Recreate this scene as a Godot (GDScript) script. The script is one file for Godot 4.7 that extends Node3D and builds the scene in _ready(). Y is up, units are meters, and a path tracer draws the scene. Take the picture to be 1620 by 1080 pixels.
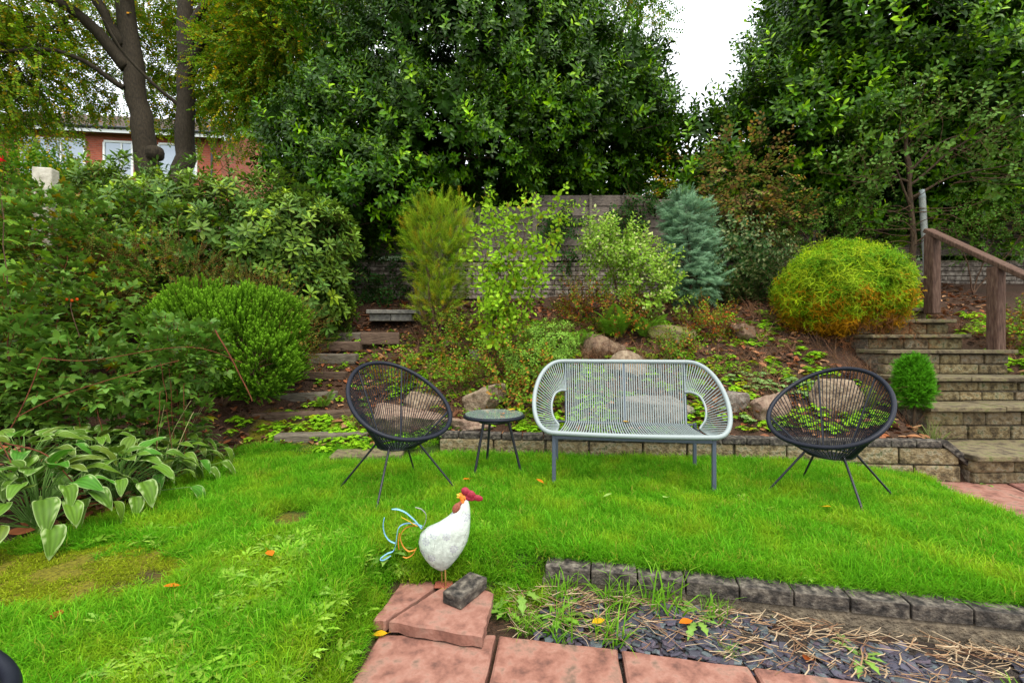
extends Node3D
# A garden in overcast light: lawn, woven chairs and bench, rockery, steps, hedges.
# Units are metres; x right, y up, the garden runs away from the camera along -z.

var rng := RandomNumberGenerator.new()
var nz := FastNoiseLite.new()
var taken := {}
var M := {}


class MB:
	var v := PackedVector3Array()
	var c := PackedColorArray()
	var uv := PackedVector2Array()
	var ix := PackedInt32Array()

	func vert(p: Vector3, col := Color.WHITE, t := Vector2.ZERO) -> int:
		v.append(p)
		c.append(col)
		uv.append(t)
		return v.size() - 1

	func tri(a: int, b: int, d: int) -> void:   # counter-clockwise seen from the front
		ix.append(a)
		ix.append(d)
		ix.append(b)

	func quad(a: int, b: int, d: int, e: int) -> void:
		tri(a, b, d)
		tri(a, d, e)

	func done(weld := false) -> ArrayMesh:
		var n := PackedVector3Array()
		n.resize(v.size())
		for i in range(0, ix.size(), 3):
			var f := (v[ix[i + 2]] - v[ix[i]]).cross(v[ix[i + 1]] - v[ix[i]])
			n[ix[i]] += f
			n[ix[i + 1]] += f
			n[ix[i + 2]] += f
		if weld:
			var at := {}
			for i in v.size():
				var k := Vector3i((v[i] * 5000.0).round())
				at[k] = at.get(k, Vector3.ZERO) + n[i]
			for i in v.size():
				n[i] = at[Vector3i((v[i] * 5000.0).round())]
		for i in n.size():
			n[i] = n[i].normalized() if n[i].length_squared() > 1e-24 else Vector3.UP
		var a := []
		a.resize(Mesh.ARRAY_MAX)
		a[Mesh.ARRAY_VERTEX] = v
		a[Mesh.ARRAY_NORMAL] = n
		a[Mesh.ARRAY_COLOR] = c
		a[Mesh.ARRAY_TEX_UV] = uv
		a[Mesh.ARRAY_INDEX] = ix
		var m := ArrayMesh.new()
		m.add_surface_from_arrays(Mesh.PRIMITIVE_TRIANGLES, a)
		return m

	# A leaf from the origin of t along its y axis, upper side towards its z axis.
	func leaf(t: Transform3D, length: float, width: float, fold: float, curl: float, col: Color, segs := 3, peak := 0.45, rim := -1.0) -> void:
		var prev := PackedInt32Array()
		for i in segs + 1:
			var s := float(i) / segs
			var k: float = s / peak * 0.5 if s < peak else 0.5 + (s - peak) / (1.0 - peak) * 0.5
			var w := width * 0.5 * sin(PI * clampf(k, 0.03, 0.985))
			var y := length * (s - 0.12 * curl * s * s)
			var z := -curl * length * s * s * 0.5
			var row := PackedInt32Array()
			var edge := col if rim < 0.0 else col * rim
			if i == 0 or i == segs:
				row.append(vert(t * Vector3(0, y, z), col, Vector2(0.5, s)))
			else:
				row.append(vert(t * Vector3(-w, y, z + fold * w), edge, Vector2(0, s)))
				row.append(vert(t * Vector3(0, y, z), col, Vector2(0.5, s)))
				row.append(vert(t * Vector3(w, y, z + fold * w), edge, Vector2(1, s)))
			if i > 0:
				if prev.size() == 1 and row.size() == 3:
					tri(prev[0], row[1], row[0])
					tri(prev[0], row[2], row[1])
				elif prev.size() == 3 and row.size() == 1:
					tri(prev[0], prev[1], row[0])
					tri(prev[1], prev[2], row[0])
				elif prev.size() == 3:
					quad(prev[0], prev[1], row[1], row[0])
					quad(prev[1], prev[2], row[2], row[1])
			prev = row

	# A thin flat blade, two wide at the foot, through the points.
	func blade(p: PackedVector3Array, side: Vector3, w: float, col: Color, tip: Color) -> void:
		var last := -1
		for i in p.size():
			var s := float(i) / (p.size() - 1)
			var q := col.lerp(tip, s)
			if i == p.size() - 1:
				var e := vert(p[i], q, Vector2(0.5, 1))
				tri(last, last + 1, e)
			else:
				var hw := side * w * 0.5 * (1.0 - 0.7 * s * s)
				var a: int = vert(p[i] - hw, q, Vector2(0, s))
				vert(p[i] + hw, q, Vector2(1, s))
				if i > 0:
					quad(last, last + 1, a + 1, a)
				last = a

	func ribbon(p: PackedVector3Array, side: Vector3, w: float, col: Color) -> void:
		for i in p.size():
			var s := float(i) / (p.size() - 1)
			var a := vert(p[i] - side * w * 0.5, col, Vector2(0, s))
			vert(p[i] + side * w * 0.5, col, Vector2(1, s))
			if i > 0:
				quad(a - 2, a - 1, a + 1, a)

	func tube(p: PackedVector3Array, r: PackedFloat32Array, sides := 6, col := Color.WHITE, closed := false, capped := true) -> void:
		var n := p.size()
		var t0: Vector3 = (p[1] - p[0]).normalized()
		var up := Vector3.UP if absf(t0.y) < 0.9 else Vector3.RIGHT
		var x := t0.cross(up).normalized()
		var first := v.size()
		var run := 0.0
		for i in n:
			var t: Vector3
			if closed:
				t = (p[(i + 1) % n] - p[(i + n - 1) % n]).normalized()
			else:
				t = (p[mini(i + 1, n - 1)] - p[maxi(i - 1, 0)]).normalized()
			x = (x - t * x.dot(t)).normalized()
			var y := t.cross(x)
			if i > 0:
				run += p[i].distance_to(p[i - 1])
			var rr: float = r[i] if r.size() == n else lerpf(r[0], r[r.size() - 1], float(i) / (n - 1))
			for k in sides:
				var a := TAU * k / sides
				vert(p[i] + (x * cos(a) + y * sin(a)) * rr, col, Vector2(float(k) / sides, run))
		for i in (n if closed else n - 1):
			var j := (i + 1) % n
			for k in sides:
				var k2 := (k + 1) % sides
				quad(first + i * sides + k, first + i * sides + k2, first + j * sides + k2, first + j * sides + k)
		if capped and not closed:
			for e in [0, n - 1]:
				var m := vert(p[e], col)
				for k in sides:
					var a: int = first + e * sides + k
					var b: int = first + e * sides + (k + 1) % sides
					if e == 0:
						tri(m, b, a)
					else:
						tri(m, a, b)

	# A box with rounded edges; rough pushes its surface in and out.
	func block(t: Transform3D, size: Vector3, r: float, mid := 0, rough := 0.0, noise: FastNoiseLite = null, at := Vector3.ZERO, col := Color.WHITE) -> void:
		var h := size * 0.5
		var lines := []
		for ax in 3:
			var l := PackedFloat32Array()
			l.append(-h[ax])
			for i in mid + 2:
				l.append(lerpf(-h[ax] + r, h[ax] - r, float(i) / (mid + 1)))
			l.append(h[ax])
			lines.append(l)
		for f in 6:
			var ax := f / 2
			var s := 1.0 if f % 2 == 0 else -1.0
			var u := (ax + 1) % 3
			var w := (ax + 2) % 3
			var lu: PackedFloat32Array = lines[u]
			var lw: PackedFloat32Array = lines[w]
			var base := v.size()
			for i in lu.size():
				for j in lw.size():
					var p := Vector3.ZERO
					p[ax] = h[ax] * s
					p[u] = lu[i]
					p[w] = lw[j]
					var q := Vector3(clampf(p.x, -h.x + r, h.x - r), clampf(p.y, -h.y + r, h.y - r), clampf(p.z, -h.z + r, h.z - r))
					var d := (p - q).normalized()
					p = q + d * r
					if rough > 0.0:
						p += d * rough * noise.get_noise_3dv((p + at) * 10.0) + Vector3(noise.get_noise_3dv((p - at) * 4.0), 0, noise.get_noise_3dv((p + at) * 4.0)) * rough * 0.7
					vert(t * p, col, Vector2(p[u], p[w]))
			var k := lw.size()
			for i in lu.size() - 1:
				for j in k - 1:
					var a := base + i * k + j
					if s > 0.0:
						quad(a, a + k, a + k + 1, a + 1)
					else:
						quad(a, a + 1, a + k + 1, a + k)

	# A flat slab: convex outline (x, z), top at y, with a bevelled top edge.
	func slab(poly: PackedVector2Array, y: float, thick: float, bevel := 0.006, col := Color.WHITE) -> void:
		var n := poly.size()
		var mid := Vector2.ZERO
		var area := 0.0
		for i in n:
			mid += poly[i] / n
			area += poly[i].cross(poly[(i + 1) % n])
		var rows := []
		for level in 3:
			var row := PackedInt32Array()
			for i in n:
				var q := poly[i]
				if level == 0:
					q += (mid - q).normalized() * bevel * 1.4
				row.append(vert(Vector3(q.x, y - [0.0, bevel, thick][level], q.y), col, q))
			rows.append(row)
		var m := vert(Vector3(mid.x, y, mid.y), col, mid)
		for i in n:
			var j := (i + 1) % n
			if area > 0.0:
				tri(m, rows[0][j], rows[0][i])
			else:
				tri(m, rows[0][i], rows[0][j])
			for level in 2:
				var a: int = vert(v[rows[level][i]], col)
				var b: int = vert(v[rows[level][j]], col)
				var d: int = vert(v[rows[level + 1][j]], col)
				var e: int = vert(v[rows[level + 1][i]], col)
				if area > 0.0:
					quad(a, b, d, e)
				else:
					quad(b, a, e, d)


func V(x: float, y: float, d: float) -> Vector3:   # right, up, distance into the garden
	return Vector3(x, y, -d)


func rnd(a: float, b: float) -> float:
	return rng.randf_range(a, b)


func numbered(called: String) -> String:
	var n: int = taken.get(called, -1) + 1
	taken[called] = n
	return called if n == 0 else "%s_%03d" % [called, n]


func tag(o: Node3D, label: String, category := "", group := "", kind := "") -> Node3D:
	if label:
		o.set_meta("label", label)
	if category:
		o.set_meta("category", category)
	if group:
		o.set_meta("group", group)
	if kind:
		o.set_meta("kind", kind)
	return o


func thing(called: String, label: String, category: String, at := Vector3.ZERO, turn := 0.0, group := "") -> Node3D:
	var o := Node3D.new()
	o.name = numbered(called)
	add_child(o)
	o.position = at
	o.rotation.y = turn
	tag(o, label, category, group)
	return o


func part(parent: Node, called: String, mesh: Mesh, mat: Material, at := Transform3D.IDENTITY) -> MeshInstance3D:
	var o := MeshInstance3D.new()
	o.name = numbered(called) if parent == self else called
	o.mesh = mesh
	o.material_override = mat
	o.transform = at
	parent.add_child(o, true)
	return o


func many(parent: Node, called: String, mesh: Mesh, mat: Material, where: Array, tints: PackedColorArray) -> MultiMeshInstance3D:
	var o := MultiMeshInstance3D.new()
	o.name = numbered(called) if parent == self else called
	var m := MultiMesh.new()
	m.transform_format = MultiMesh.TRANSFORM_3D
	m.use_colors = true
	m.mesh = mesh
	m.instance_count = where.size()
	for i in where.size():
		m.set_instance_transform(i, where[i])
		m.set_instance_color(i, tints[i])
	o.multimesh = m
	o.material_override = mat
	o.set_meta("kind", "stuff")
	parent.add_child(o, true)
	return o


func along(d: Vector3, roll := 0.0) -> Basis:   # y axis along d
	var y := d.normalized()
	var x := y.cross(Vector3.UP if absf(y.y) < 0.95 else Vector3.RIGHT).normalized()
	return Basis(x, y, x.cross(y)) * Basis(Vector3.UP, roll)


func rand_dir() -> Vector3:
	var z := rnd(-1, 1)
	var a := rnd(0, TAU)
	var r := sqrt(1 - z * z)
	return Vector3(r * cos(a), z, r * sin(a))


func lin(h: String) -> Color:
	return Color(h).srgb_to_linear()


func noise_tex(seed_: int, freq: float, stops: Array = [], size := 512, octaves := 4, kind := FastNoiseLite.TYPE_SIMPLEX_SMOOTH) -> NoiseTexture2D:
	var n := FastNoiseLite.new()
	n.seed = seed_
	n.frequency = freq
	n.noise_type = kind
	n.fractal_octaves = octaves
	n.fractal_gain = 0.62
	var t := NoiseTexture2D.new()
	t.width = size
	t.height = size
	t.seamless = true
	t.noise = n
	if stops.size():
		var g := Gradient.new()
		var off := PackedFloat32Array()
		var col := PackedColorArray()
		for s in stops:
			off.append(s[0])
			col.append(s[1])
		g.offsets = off
		g.colors = col
		t.color_ramp = g
	return t


func stone_mat(called: String, seed_: int, stops: Array, scale_: float, bump: float, rough := 0.9, freq := 0.012, bfreq := 0.03) -> StandardMaterial3D:
	var m := StandardMaterial3D.new()
	m.resource_name = called
	m.albedo_texture = noise_tex(seed_, freq, stops, 512, 6)
	m.uv1_triplanar = true
	m.uv1_world_triplanar = true
	m.uv1_scale = Vector3.ONE * scale_
	m.roughness = rough
	m.vertex_color_use_as_albedo = true
	m.metallic_specular = 0.35
	if bump > 0.0:
		m.heightmap_enabled = true
		m.heightmap_scale = bump
		m.heightmap_texture = noise_tex(seed_ + 7, bfreq, [], 512, 6)
	M[called] = m
	return m


func leaf_mat(called: String, rough: float, through: float, spec := 0.5) -> StandardMaterial3D:
	var m := StandardMaterial3D.new()
	m.resource_name = called
	m.vertex_color_use_as_albedo = true
	m.roughness = rough
	m.metallic_specular = spec
	m.cull_mode = BaseMaterial3D.CULL_DISABLED
	if through > 0.0:
		m.backlight_enabled = true
		m.backlight = Color(through, through, through * 0.75).linear_to_srgb()
	M[called] = m
	return m


func plain_mat(called: String, col: Color, rough: float, metal := 0.0) -> StandardMaterial3D:
	var m := StandardMaterial3D.new()
	m.resource_name = called
	m.albedo_color = col.linear_to_srgb()
	m.roughness = rough
	m.metallic = metal
	m.vertex_color_use_as_albedo = true
	M[called] = m
	return m


# ---------------------------------------------------------------- the lie of the land
func steps_rise(d: float) -> float:
	var k := [[3.7, -0.17], [4.3, 0.0], [4.65, 0.32], [5.0, 0.57], [5.35, 0.85], [5.7, 1.02], [6.05, 1.21], [6.5, 1.44], [7.5, 1.9]]
	return ramp(k, d)


func timber_rise(d: float) -> float:
	return ramp([[4.2, 0.02], [4.5, 0.1], [4.78, 0.24], [5.13, 0.4], [5.5, 0.6], [5.8, 0.8], [6.1, 0.94], [6.4, 1.1], [7.0, 1.42], [7.6, 1.85]], d)


func ramp(k: Array, d: float) -> float:
	if d <= k[0][0]:
		return k[0][1]
	for i in range(1, k.size()):
		if d < k[i][0]:
			return lerpf(k[i - 1][1], k[i][1], (d - k[i - 1][0]) / (k[i][0] - k[i - 1][0]))
	return k[k.size() - 1][1]


func bed_edge(d: float) -> float:   # where the left bed meets the lawn
	return ramp([[1.0, -3.4], [1.9, -3.0], [2.35, -2.7], [2.5, -2.5], [2.88, -2.44], [3.47, -2.62], [4.19, -2.75], [4.62, -2.45], [9.0, -2.4]], d)


func wall_line(x: float) -> float:   # face of the low retaining wall
	return 4.23 - 0.09 * (x + 0.65)


func kerb_line(x: float) -> float:   # face of the kerb in front of the lawn
	return 2.187 - 0.22 * x


func path_edge(d: float) -> float:
	return 3.5 + (d - 3.9) * 0.42


func sst(a: float, b: float, x: float) -> float:
	return smoothstep(a, b, x)


func height(x: float, d: float) -> float:
	if d > 7.55:
		return 1.9 + (d - 7.55) * 0.31 if d < 40.0 else 1.9 + 32.45 * 0.31
	var h := -0.1 * sst(2.4, 3.5, x) * sst(2.3, 3.5, d)
	if x < 0.2:
		h -= 0.12 * sst(2.3, 1.45, d)
	if x > path_edge(d) and d < 3.95:
		h = -0.15
	if x > 0.14 and d < kerb_line(x) + 0.1:
		h = -0.185 + 0.07 * sst(1.85 - 0.2 * x, kerb_line(x) - 0.03, d) * (1.0 - 0.6 * sst(0.3, 2.4, x))
	if x > -0.56 and d < 1.9 - 0.2 * maxf(x, 0.0):
		h = -0.2
	elif x > -0.56 and x <= 0.14 and d < 2.4:
		h = lerpf(-0.175, h, sst(2.05, 2.4, d))
	elif x > -0.85 and x <= -0.56 and d < 2.4:
		h = lerpf(lerpf(h, -0.165, sst(-0.85, -0.56, x)), h, sst(2.05, 2.4, d))
	var bed := 0.17 + 0.5 * (d - wall_line(x) - 0.12)
	var back := 0.0
	if x > -0.7:
		if d > wall_line(x) + 0.06:
			back = bed
			if x > 3.6:
				back = lerpf(bed, steps_rise(d), sst(3.6, 4.0, x))
				if x > 5.3:
					back += 0.14 * sst(5.3, 5.8, x)
			return back + nz.get_noise_2d(x * 40.0, d * 40.0) * 0.04
		return h + nz.get_noise_2d(x * 22.0, d * 22.0) * 0.012
	if d > 4.2:
		back = lerpf(timber_rise(d), bed, sst(-1.35, -0.7, x))
	var e := bed_edge(d)
	if x < e:
		back += minf((e - x) * 0.28, 1.1)
	return maxf(h, h * 0.3 + back) + nz.get_noise_2d(x * 22.0, d * 22.0) * 0.014


func on_lawn(x: float, d: float) -> float:   # how long the grass is here, 0 for none
	if x > path_edge(d) + 0.02 * nz.get_noise_2d(d * 300.0, 3.0) or (d < 1.05 and x > -0.6):
		return 0.0
	if x > 0.16:
		if d < kerb_line(x) + 0.09 + 0.04 * nz.get_noise_1d(x * 160.0):
			return 0.0
	elif x > -0.6 and d < 1.92:
		return 0.0
	elif x > -0.6 and x < -0.06 and d < 2.2:
		return 0.0
	elif x >= -0.06 and d < 2.06:
		return 0.0
	if x > -0.66 and d > wall_line(x) - 0.02:
		return 0.0
	if x <= -0.66 and d > 4.35:
		return 0.0
	var n := nz.get_noise_2d(x * 90.0 + 40.0, d * 90.0)
	if x < bed_edge(d) + 0.06 + n * 0.12:
		return 0.0
	var g := 1.0 + nz.get_noise_2d(x * 55.0, d * 55.0) * 0.95 + nz.get_noise_2d(x * 160.0, d * 160.0) * 0.4
	if x > -0.6:
		g *= 1.0 + 0.5 * sst(0.35, 0.08, wall_line(x) - d)
	var moss := Vector2((x + 2.25) / 0.8, (d - 2.08) / 0.27).length()
	g *= lerpf(0.03, 1.0, sst(0.75, 1.35, moss + n * 0.5))
	var bare := Vector2((x + 1.33) / 0.16, (d - 2.7) / 0.24).length()
	g *= sst(0.5, 1.2, bare + n * 0.5)
	if x < -0.7 and d > 3.95:
		g *= 0.55
	return maxf(g, 0.0)


func make_ground() -> void:
	var xs := PackedFloat32Array()
	for q in [-260.0, -150.0, -90.0, -60.0, -40.0, -30.0, -24.0, -20.0, -17.0, -14.0, -12.0, -10.5, -9.0, -8.0, -7.2]:
		xs.append(q)
	var x := -6.5
	while x < 7.0:
		xs.append(x)
		x += 0.07
	for q in [7.3, 8.0, 9.0, 10.5, 12.0, 14.0, 17.0, 20.0, 24.0, 30.0, 40.0, 60.0, 90.0, 150.0, 260.0]:
		xs.append(q)
	var ds := PackedFloat32Array()
	for q in [-260.0, -120.0, -60.0, -30.0, -15.0, -8.0, -4.0, -2.0, -1.0, 0.0, 0.5, 0.9]:
		ds.append(q)
	x = 1.1
	while x < 7.8:
		ds.append(x)
		x += 0.07
	for q in [8.2, 9.0, 10.0, 11.0, 12.5, 14.0, 16.0, 18.0, 20.0, 23.0, 26.0, 30.0, 36.0, 42.0, 60.0, 90.0, 150.0, 300.0]:
		ds.append(q)
	var m := MB.new()
	var soil := Color(0.055, 0.034, 0.022)
	var mould := Color(0.085, 0.045, 0.025)
	var turf := Color(0.05, 0.095, 0.012)
	var moss := Color(0.2, 0.19, 0.012)
	var grit := Color(0.07, 0.055, 0.05)
	for d in ds:
		for q in xs:
			var h := height(q, d)
			var n := nz.get_noise_2d(q * 60.0, d * 60.0 + 90.0)
			var col := soil.lerp(mould, clampf(0.5 + n, 0, 1))
			if d > 8.0 or q < -7.0 or q > 10.0:
				col = turf
			elif d < 1.0 and q > -0.6:
				col = grit
			elif d < kerb_line(q) and q > 0.14 and q < path_edge(d):
				col = grit
			elif on_lawn(q, d) > 0.0:
				col = turf.lerp(soil, clampf(n * 1.2, 0, 0.5))
				if q < -1.4 and d < 2.5:
					col = moss.lerp(soil, clampf(n * 1.5 - 0.05, 0, 0.8))
			elif q < -0.7 and q > -2.6 and d < 4.9:
				col = moss.lerp(soil, clampf(0.3 + n, 0, 1))
			m.vert(V(q, h, d), col, Vector2(q, d))
	var k := xs.size()
	for i in ds.size() - 1:
		for j in k - 1:
			var a := i * k + j
			m.quad(a, a + 1, a + k + 1, a + k)
	tag(part(self, "ground", m.done(), M.soil), "brown soil and turf of the sloping garden ground", "", "", "structure")


# ---------------------------------------------------------------- flagstones, kerb, walls, steps
func jig(poly: PackedVector2Array, by := 0.008) -> PackedVector2Array:
	var o := PackedVector2Array()
	for p in poly:
		o.append(p + Vector2(rnd(-by, by), rnd(-by, by)))
	return o


func flag(parent: Node, pts: Array, y: float, thick: float, called := "flagstone") -> MeshInstance3D:
	var poly := PackedVector2Array()
	var n := pts.size()
	for i in n:   # edges of a sawn flag are never quite straight
		var a: Vector2 = pts[i]
		var b: Vector2 = pts[(i + 1) % n]
		var steps := 7
		for k in steps:
			var q := a.lerp(b, float(k) / steps)
			if k > 0:
				q += (b - a).orthogonal().normalized() * nz.get_noise_2d(q.x * 900.0, q.y * 900.0) * 0.006
			poly.append(Vector2(q.x, -q.y))
	var m := MB.new()
	var t := rnd(0.94, 1.06)
	m.slab(poly, y, thick, 0.007, Color(t, t * rnd(0.95, 1.03), t * rnd(0.94, 1.04)))
	return part(parent, called, m.done(), M.redflag)


func make_paving() -> void:
	var p := thing("patio", "", "")
	tag(p, "red sandstone patio of riven flagstones", "", "", "structure")
	var back := func(x): return 1.895 - 0.2 * maxf(x, 0.0)
	var js := [[-0.56, -0.6], [-0.06, -0.115], [0.428, 0.37], [0.9, 0.84], [1.36, 1.3], [1.9, 1.85], [2.45, 2.4]]
	var front := 1.42
	for i in js.size() - 1:
		var a: float = js[i][0] + 0.008
		var b: float = js[i + 1][0] - 0.008
		var a2: float = js[i][1] + 0.008
		var b2: float = js[i + 1][1] - 0.008
		var f := front - 0.17 * maxf(a, 0.0)
		var f2 := front - 0.17 * maxf(b, 0.0)
		flag(p, [Vector2(a, back.call(a)), Vector2(b, back.call(b)), Vector2(b2, f2), Vector2(a2, f)], -0.16 + rnd(-0.003, 0.003), 0.05)
		flag(p, [Vector2(a2, f - 0.014), Vector2(b2, f2 - 0.014), Vector2(b2 - 0.05, f2 - 0.5), Vector2(a2 - 0.05, f - 0.5)], -0.16 + rnd(-0.003, 0.003), 0.05)
	var w := thing("path", "", "")
	tag(w, "red flagstone path beside the lawn, leading to the stone steps", "", "", "structure")
	var rows := [3.93, 3.47, 2.84, 2.22, 1.6]
	for i in 4:
		for c in 4:
			var off: float = 0.0 if c == 0 else 0.12 * (i % 2)
			var wd := 0.68
			var x0: float = path_edge(rows[i]) + c * wd + 0.01 + off
			var x1: float = path_edge(rows[i + 1]) + c * wd + 0.01 + off
			var e := wd - 0.014 + (0.12 * (i % 2) if c == 0 else 0.0)
			flag(w, [Vector2(x0, rows[i]), Vector2(x0 + e, rows[i] + 0.0), Vector2(x1 + e, rows[i + 1] + 0.014), Vector2(x1, rows[i + 1] + 0.014)], -0.12 + rnd(-0.006, 0.006), 0.05)


func make_kerb() -> void:
	var k := thing("brick_edging", "low dark brick edging on a mortar bed along the lawn front", "garden edging", V(0.17, 0, 2.15))
	var o := k.position
	var m := MB.new()
	var face := PackedVector3Array()
	var a := -0.219
	var dir := Vector3(1, 0, 0.22).normalized()
	var turn := Basis(Vector3.UP, -atan(0.22))
	m.block(Transform3D(turn, dir * 1.35 + Vector3(0, -0.125, -0.06)), Vector3(2.75, 0.13, 0.11), 0.012, 26, 0.022, nz, Vector3(3, 1, 2))
	part(k, "mortar_bed", m.done(true), M.mortar)
	var s := 0.0
	var i := 0
	while s < 2.6:
		var l := 0.205 + rnd(-0.006, 0.006)
		var b := MB.new()
		b.block(Transform3D.IDENTITY, Vector3(l, 0.064, 0.108), 0.0045, 3, 0.004, nz, Vector3(i, 0, 0), Color.WHITE * rnd(0.8, 1.15))
		var t := turn * Basis(Vector3.UP, rnd(-0.02, 0.02)) * Basis(Vector3.RIGHT, rnd(-0.02, 0.03)) * Basis(Vector3.BACK, rnd(-0.015, 0.015))
		part(k, "brick", b.done(true), M.darkbrick, Transform3D(t, dir * (s + l * 0.5) + Vector3(0, -0.028 + rnd(-0.003, 0.003), -0.052)))
		s += l + 0.007
		i += 1


func make_retaining_wall() -> void:
	var k := thing("retaining_wall", "low sandstone block retaining wall with dark brick coping behind the lawn seats", "wall", V(-0.65, 0, 4.23))
	var dir := Vector3(1, 0, 0.09).normalized()
	var turn := Basis(Vector3.UP, -atan(0.09))
	var length := 4.44
	var m := MB.new()
	m.block(Transform3D(turn, dir * length * 0.5 + Vector3(0, 0.0, -0.1)), Vector3(length, 0.3, 0.12), 0.01)
	part(k, "core", m.done(true), M.mortar)
	for course in 2:
		var s := -0.02 if course == 0 else -0.2
		var i := 0
		while s < length:
			var l := minf(rnd(0.36, 0.52), length + 0.02 - s)
			if s < 0.0 and course == 1:
				l += 0.18
				s = 0.0
			if l > 0.08:
				var b := MB.new()
				b.block(Transform3D.IDENTITY, Vector3(l - 0.014, 0.142, 0.12), 0.012, 5, 0.016, nz, Vector3(i * 3.0, course, 1), Color.WHITE * rnd(0.85, 1.12))
				part(k, "block", b.done(true), M.sandstone, Transform3D(turn, dir * (s + l * 0.5) + Vector3(0, 0.085 - course * 0.152, -0.064)))
			s += l
			i += 1
	var s2 := -0.03
	while s2 < length - 0.15:
		var l := 0.2 + rnd(-0.012, 0.012)
		var b := MB.new()
		b.block(Transform3D.IDENTITY, Vector3(l - 0.008, 0.056, 0.11), 0.006, 1, 0.006, nz, Vector3(s2, 0, 4), Color.WHITE * rnd(0.72, 1.25))
		part(k, "coping_brick", b.done(true), M.darkbrick, Transform3D(turn * Basis(Vector3.BACK, rnd(-0.02, 0.02)), dir * (s2 + l * 0.5) + Vector3(0, 0.187 + rnd(-0.003, 0.003), -0.052)))
		s2 += l
	var b := MB.new()   # the last coping brick tips down to the steps
	b.block(Transform3D.IDENTITY, Vector3(0.27, 0.056, 0.11), 0.006, 1, 0.006, nz, Vector3(9, 0, 4), Color.WHITE * 0.9)
	part(k, "coping_brick", b.done(true), M.darkbrick, Transform3D(turn * Basis(Vector3.BACK, -0.72), dir * (s2 + 0.12) + Vector3(0, 0.115, -0.052)))


func make_steps() -> void:
	var k := thing("stone_steps", "flight of weathered sandstone steps climbing on the right of the rockery", "steps", V(4.7, -0.12, 3.75))
	var o := k.position
	var at := [[3.75, 0.12, 3.82, 6.4, 2], [4.3, 0.445, 3.95, 6.3, 2], [4.65, 0.695, 4.05, 6.0, 2], [5.0, 0.968, 4.12, 5.52, 2], [5.35, 1.145, 4.22, 5.36, 1], [5.7, 1.335, 4.32, 5.53, 1], [6.05, 1.503, 4.45, 5.58, 1]]
	var below := -0.13
	for i in at.size():
		var d: float = at[i][0]
		var top: float = at[i][1]
		var xl: float = at[i][2]
		var xr: float = at[i][3]
		var depth: float = 0.62 if i == 0 else 0.42
		var m := MB.new()
		var core_h := top - 0.045 - below + 0.1
		m.block(Transform3D(Basis(), V((xl + xr) * 0.5, top - 0.045 - core_h * 0.5, d + 0.06 + depth * 0.5) - o), Vector3(xr - xl - 0.04, core_h, depth - 0.02), 0.01)
		part(k, "core", m.done(true), M.mortar)
		var courses: int = at[i][4]
		var ch := (top - 0.048 - below - 0.004) / courses
		for c in courses:
			var x := xl + 0.015
			while x < xr - 0.03:
				var l := minf(rnd(0.2, 0.46), xr - 0.015 - x)
				if xr - 0.015 - x - l < 0.12:
					l = xr - 0.015 - x
				var b := MB.new()
				var g := rnd(0.62, 1.05)
				b.block(Transform3D.IDENTITY, Vector3(l - 0.012, ch - 0.01, 0.11), 0.014, 4, 0.02, nz, Vector3(x * 2.0, i * 3.0, c), Color(g, g * rnd(0.95, 1.03), g * rnd(0.85, 1.02)))
				part(k, "stone", b.done(true), M.sandstone, Transform3D(Basis(), V(x + l * 0.5, below + ch * (c + 0.5) + 0.002, d + 0.09 + rnd(-0.008, 0.008)) - o))
				x += l
		var x := xl - 0.02
		while x < xr:
			var l := minf(rnd(0.55, 0.75), xr + 0.02 - x)
			if xr + 0.02 - x - l < 0.3:
				l = xr + 0.02 - x
			var b := MB.new()
			b.block(Transform3D.IDENTITY, Vector3(l - 0.006, 0.045, depth + 0.05), 0.008, 4, 0.008, nz, Vector3(x, i, 9), Color.WHITE * rnd(0.85, 1.1))
			part(k, "tread", b.done(true), M.slabstone, Transform3D(Basis(Vector3.BACK, rnd(-0.008, 0.008)), V(x + l * 0.5, top - 0.022 + rnd(-0.003, 0.003), d + depth * 0.5 - 0.01) - o))
			x += l
		below = top
	# handrail
	var h := thing("wooden_handrail", "weathered brown timber handrail on two square posts beside the stone steps", "handrail", V(5.4, 1.5, 5.9))
	o = h.position
	for q in [[5.5, 1.42, 5.95, 2.47, 0.125], [5.45, 0.95, 5.12, 1.9, 0.115]]:
		var b := MB.new()
		var tall: float = q[3] - q[1]
		b.block(Transform3D.IDENTITY, Vector3(q[4], tall, q[4]), 0.012, 3, 0.004, nz, Vector3(q[0], 0, 3))
		part(h, "post", b.done(true), M.oldwood, Transform3D(Basis(Vector3.UP, 0.12), V(q[0], q[1] + tall * 0.5, q[2]) - o))
	var p0 := V(5.5, 2.53, 6.02)
	var p1 := V(5.42, 1.35, 4.2)
	var b := MB.new()
	var run := p1 - p0
	b.block(Transform3D.IDENTITY, Vector3(0.115, run.length(), 0.06), 0.012, 4, 0.004, nz, Vector3(2, 5, 3))
	var y := run.normalized()
	var x := y.cross(Vector3.UP).normalized()
	part(h, "rail", b.done(true), M.oldwood, Transform3D(Basis(x, y, x.cross(y)), (p0 + p1) * 0.5 - o))
	var e := MB.new()
	e.block(Transform3D.IDENTITY, Vector3(3.4, 0.12, 0.05), 0.006, 6, 0.006, nz, Vector3(1, 8, 3))
	var eo := part(self, "timber_edging_board", e.done(true), M.sleeperwood, Transform3D(Basis(Vector3.UP, 0.02), V(7.1, 1.5, 6.55)))
	tag(eo, "grey timber edging board holding the soil behind the handrail", "edging board")


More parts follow.
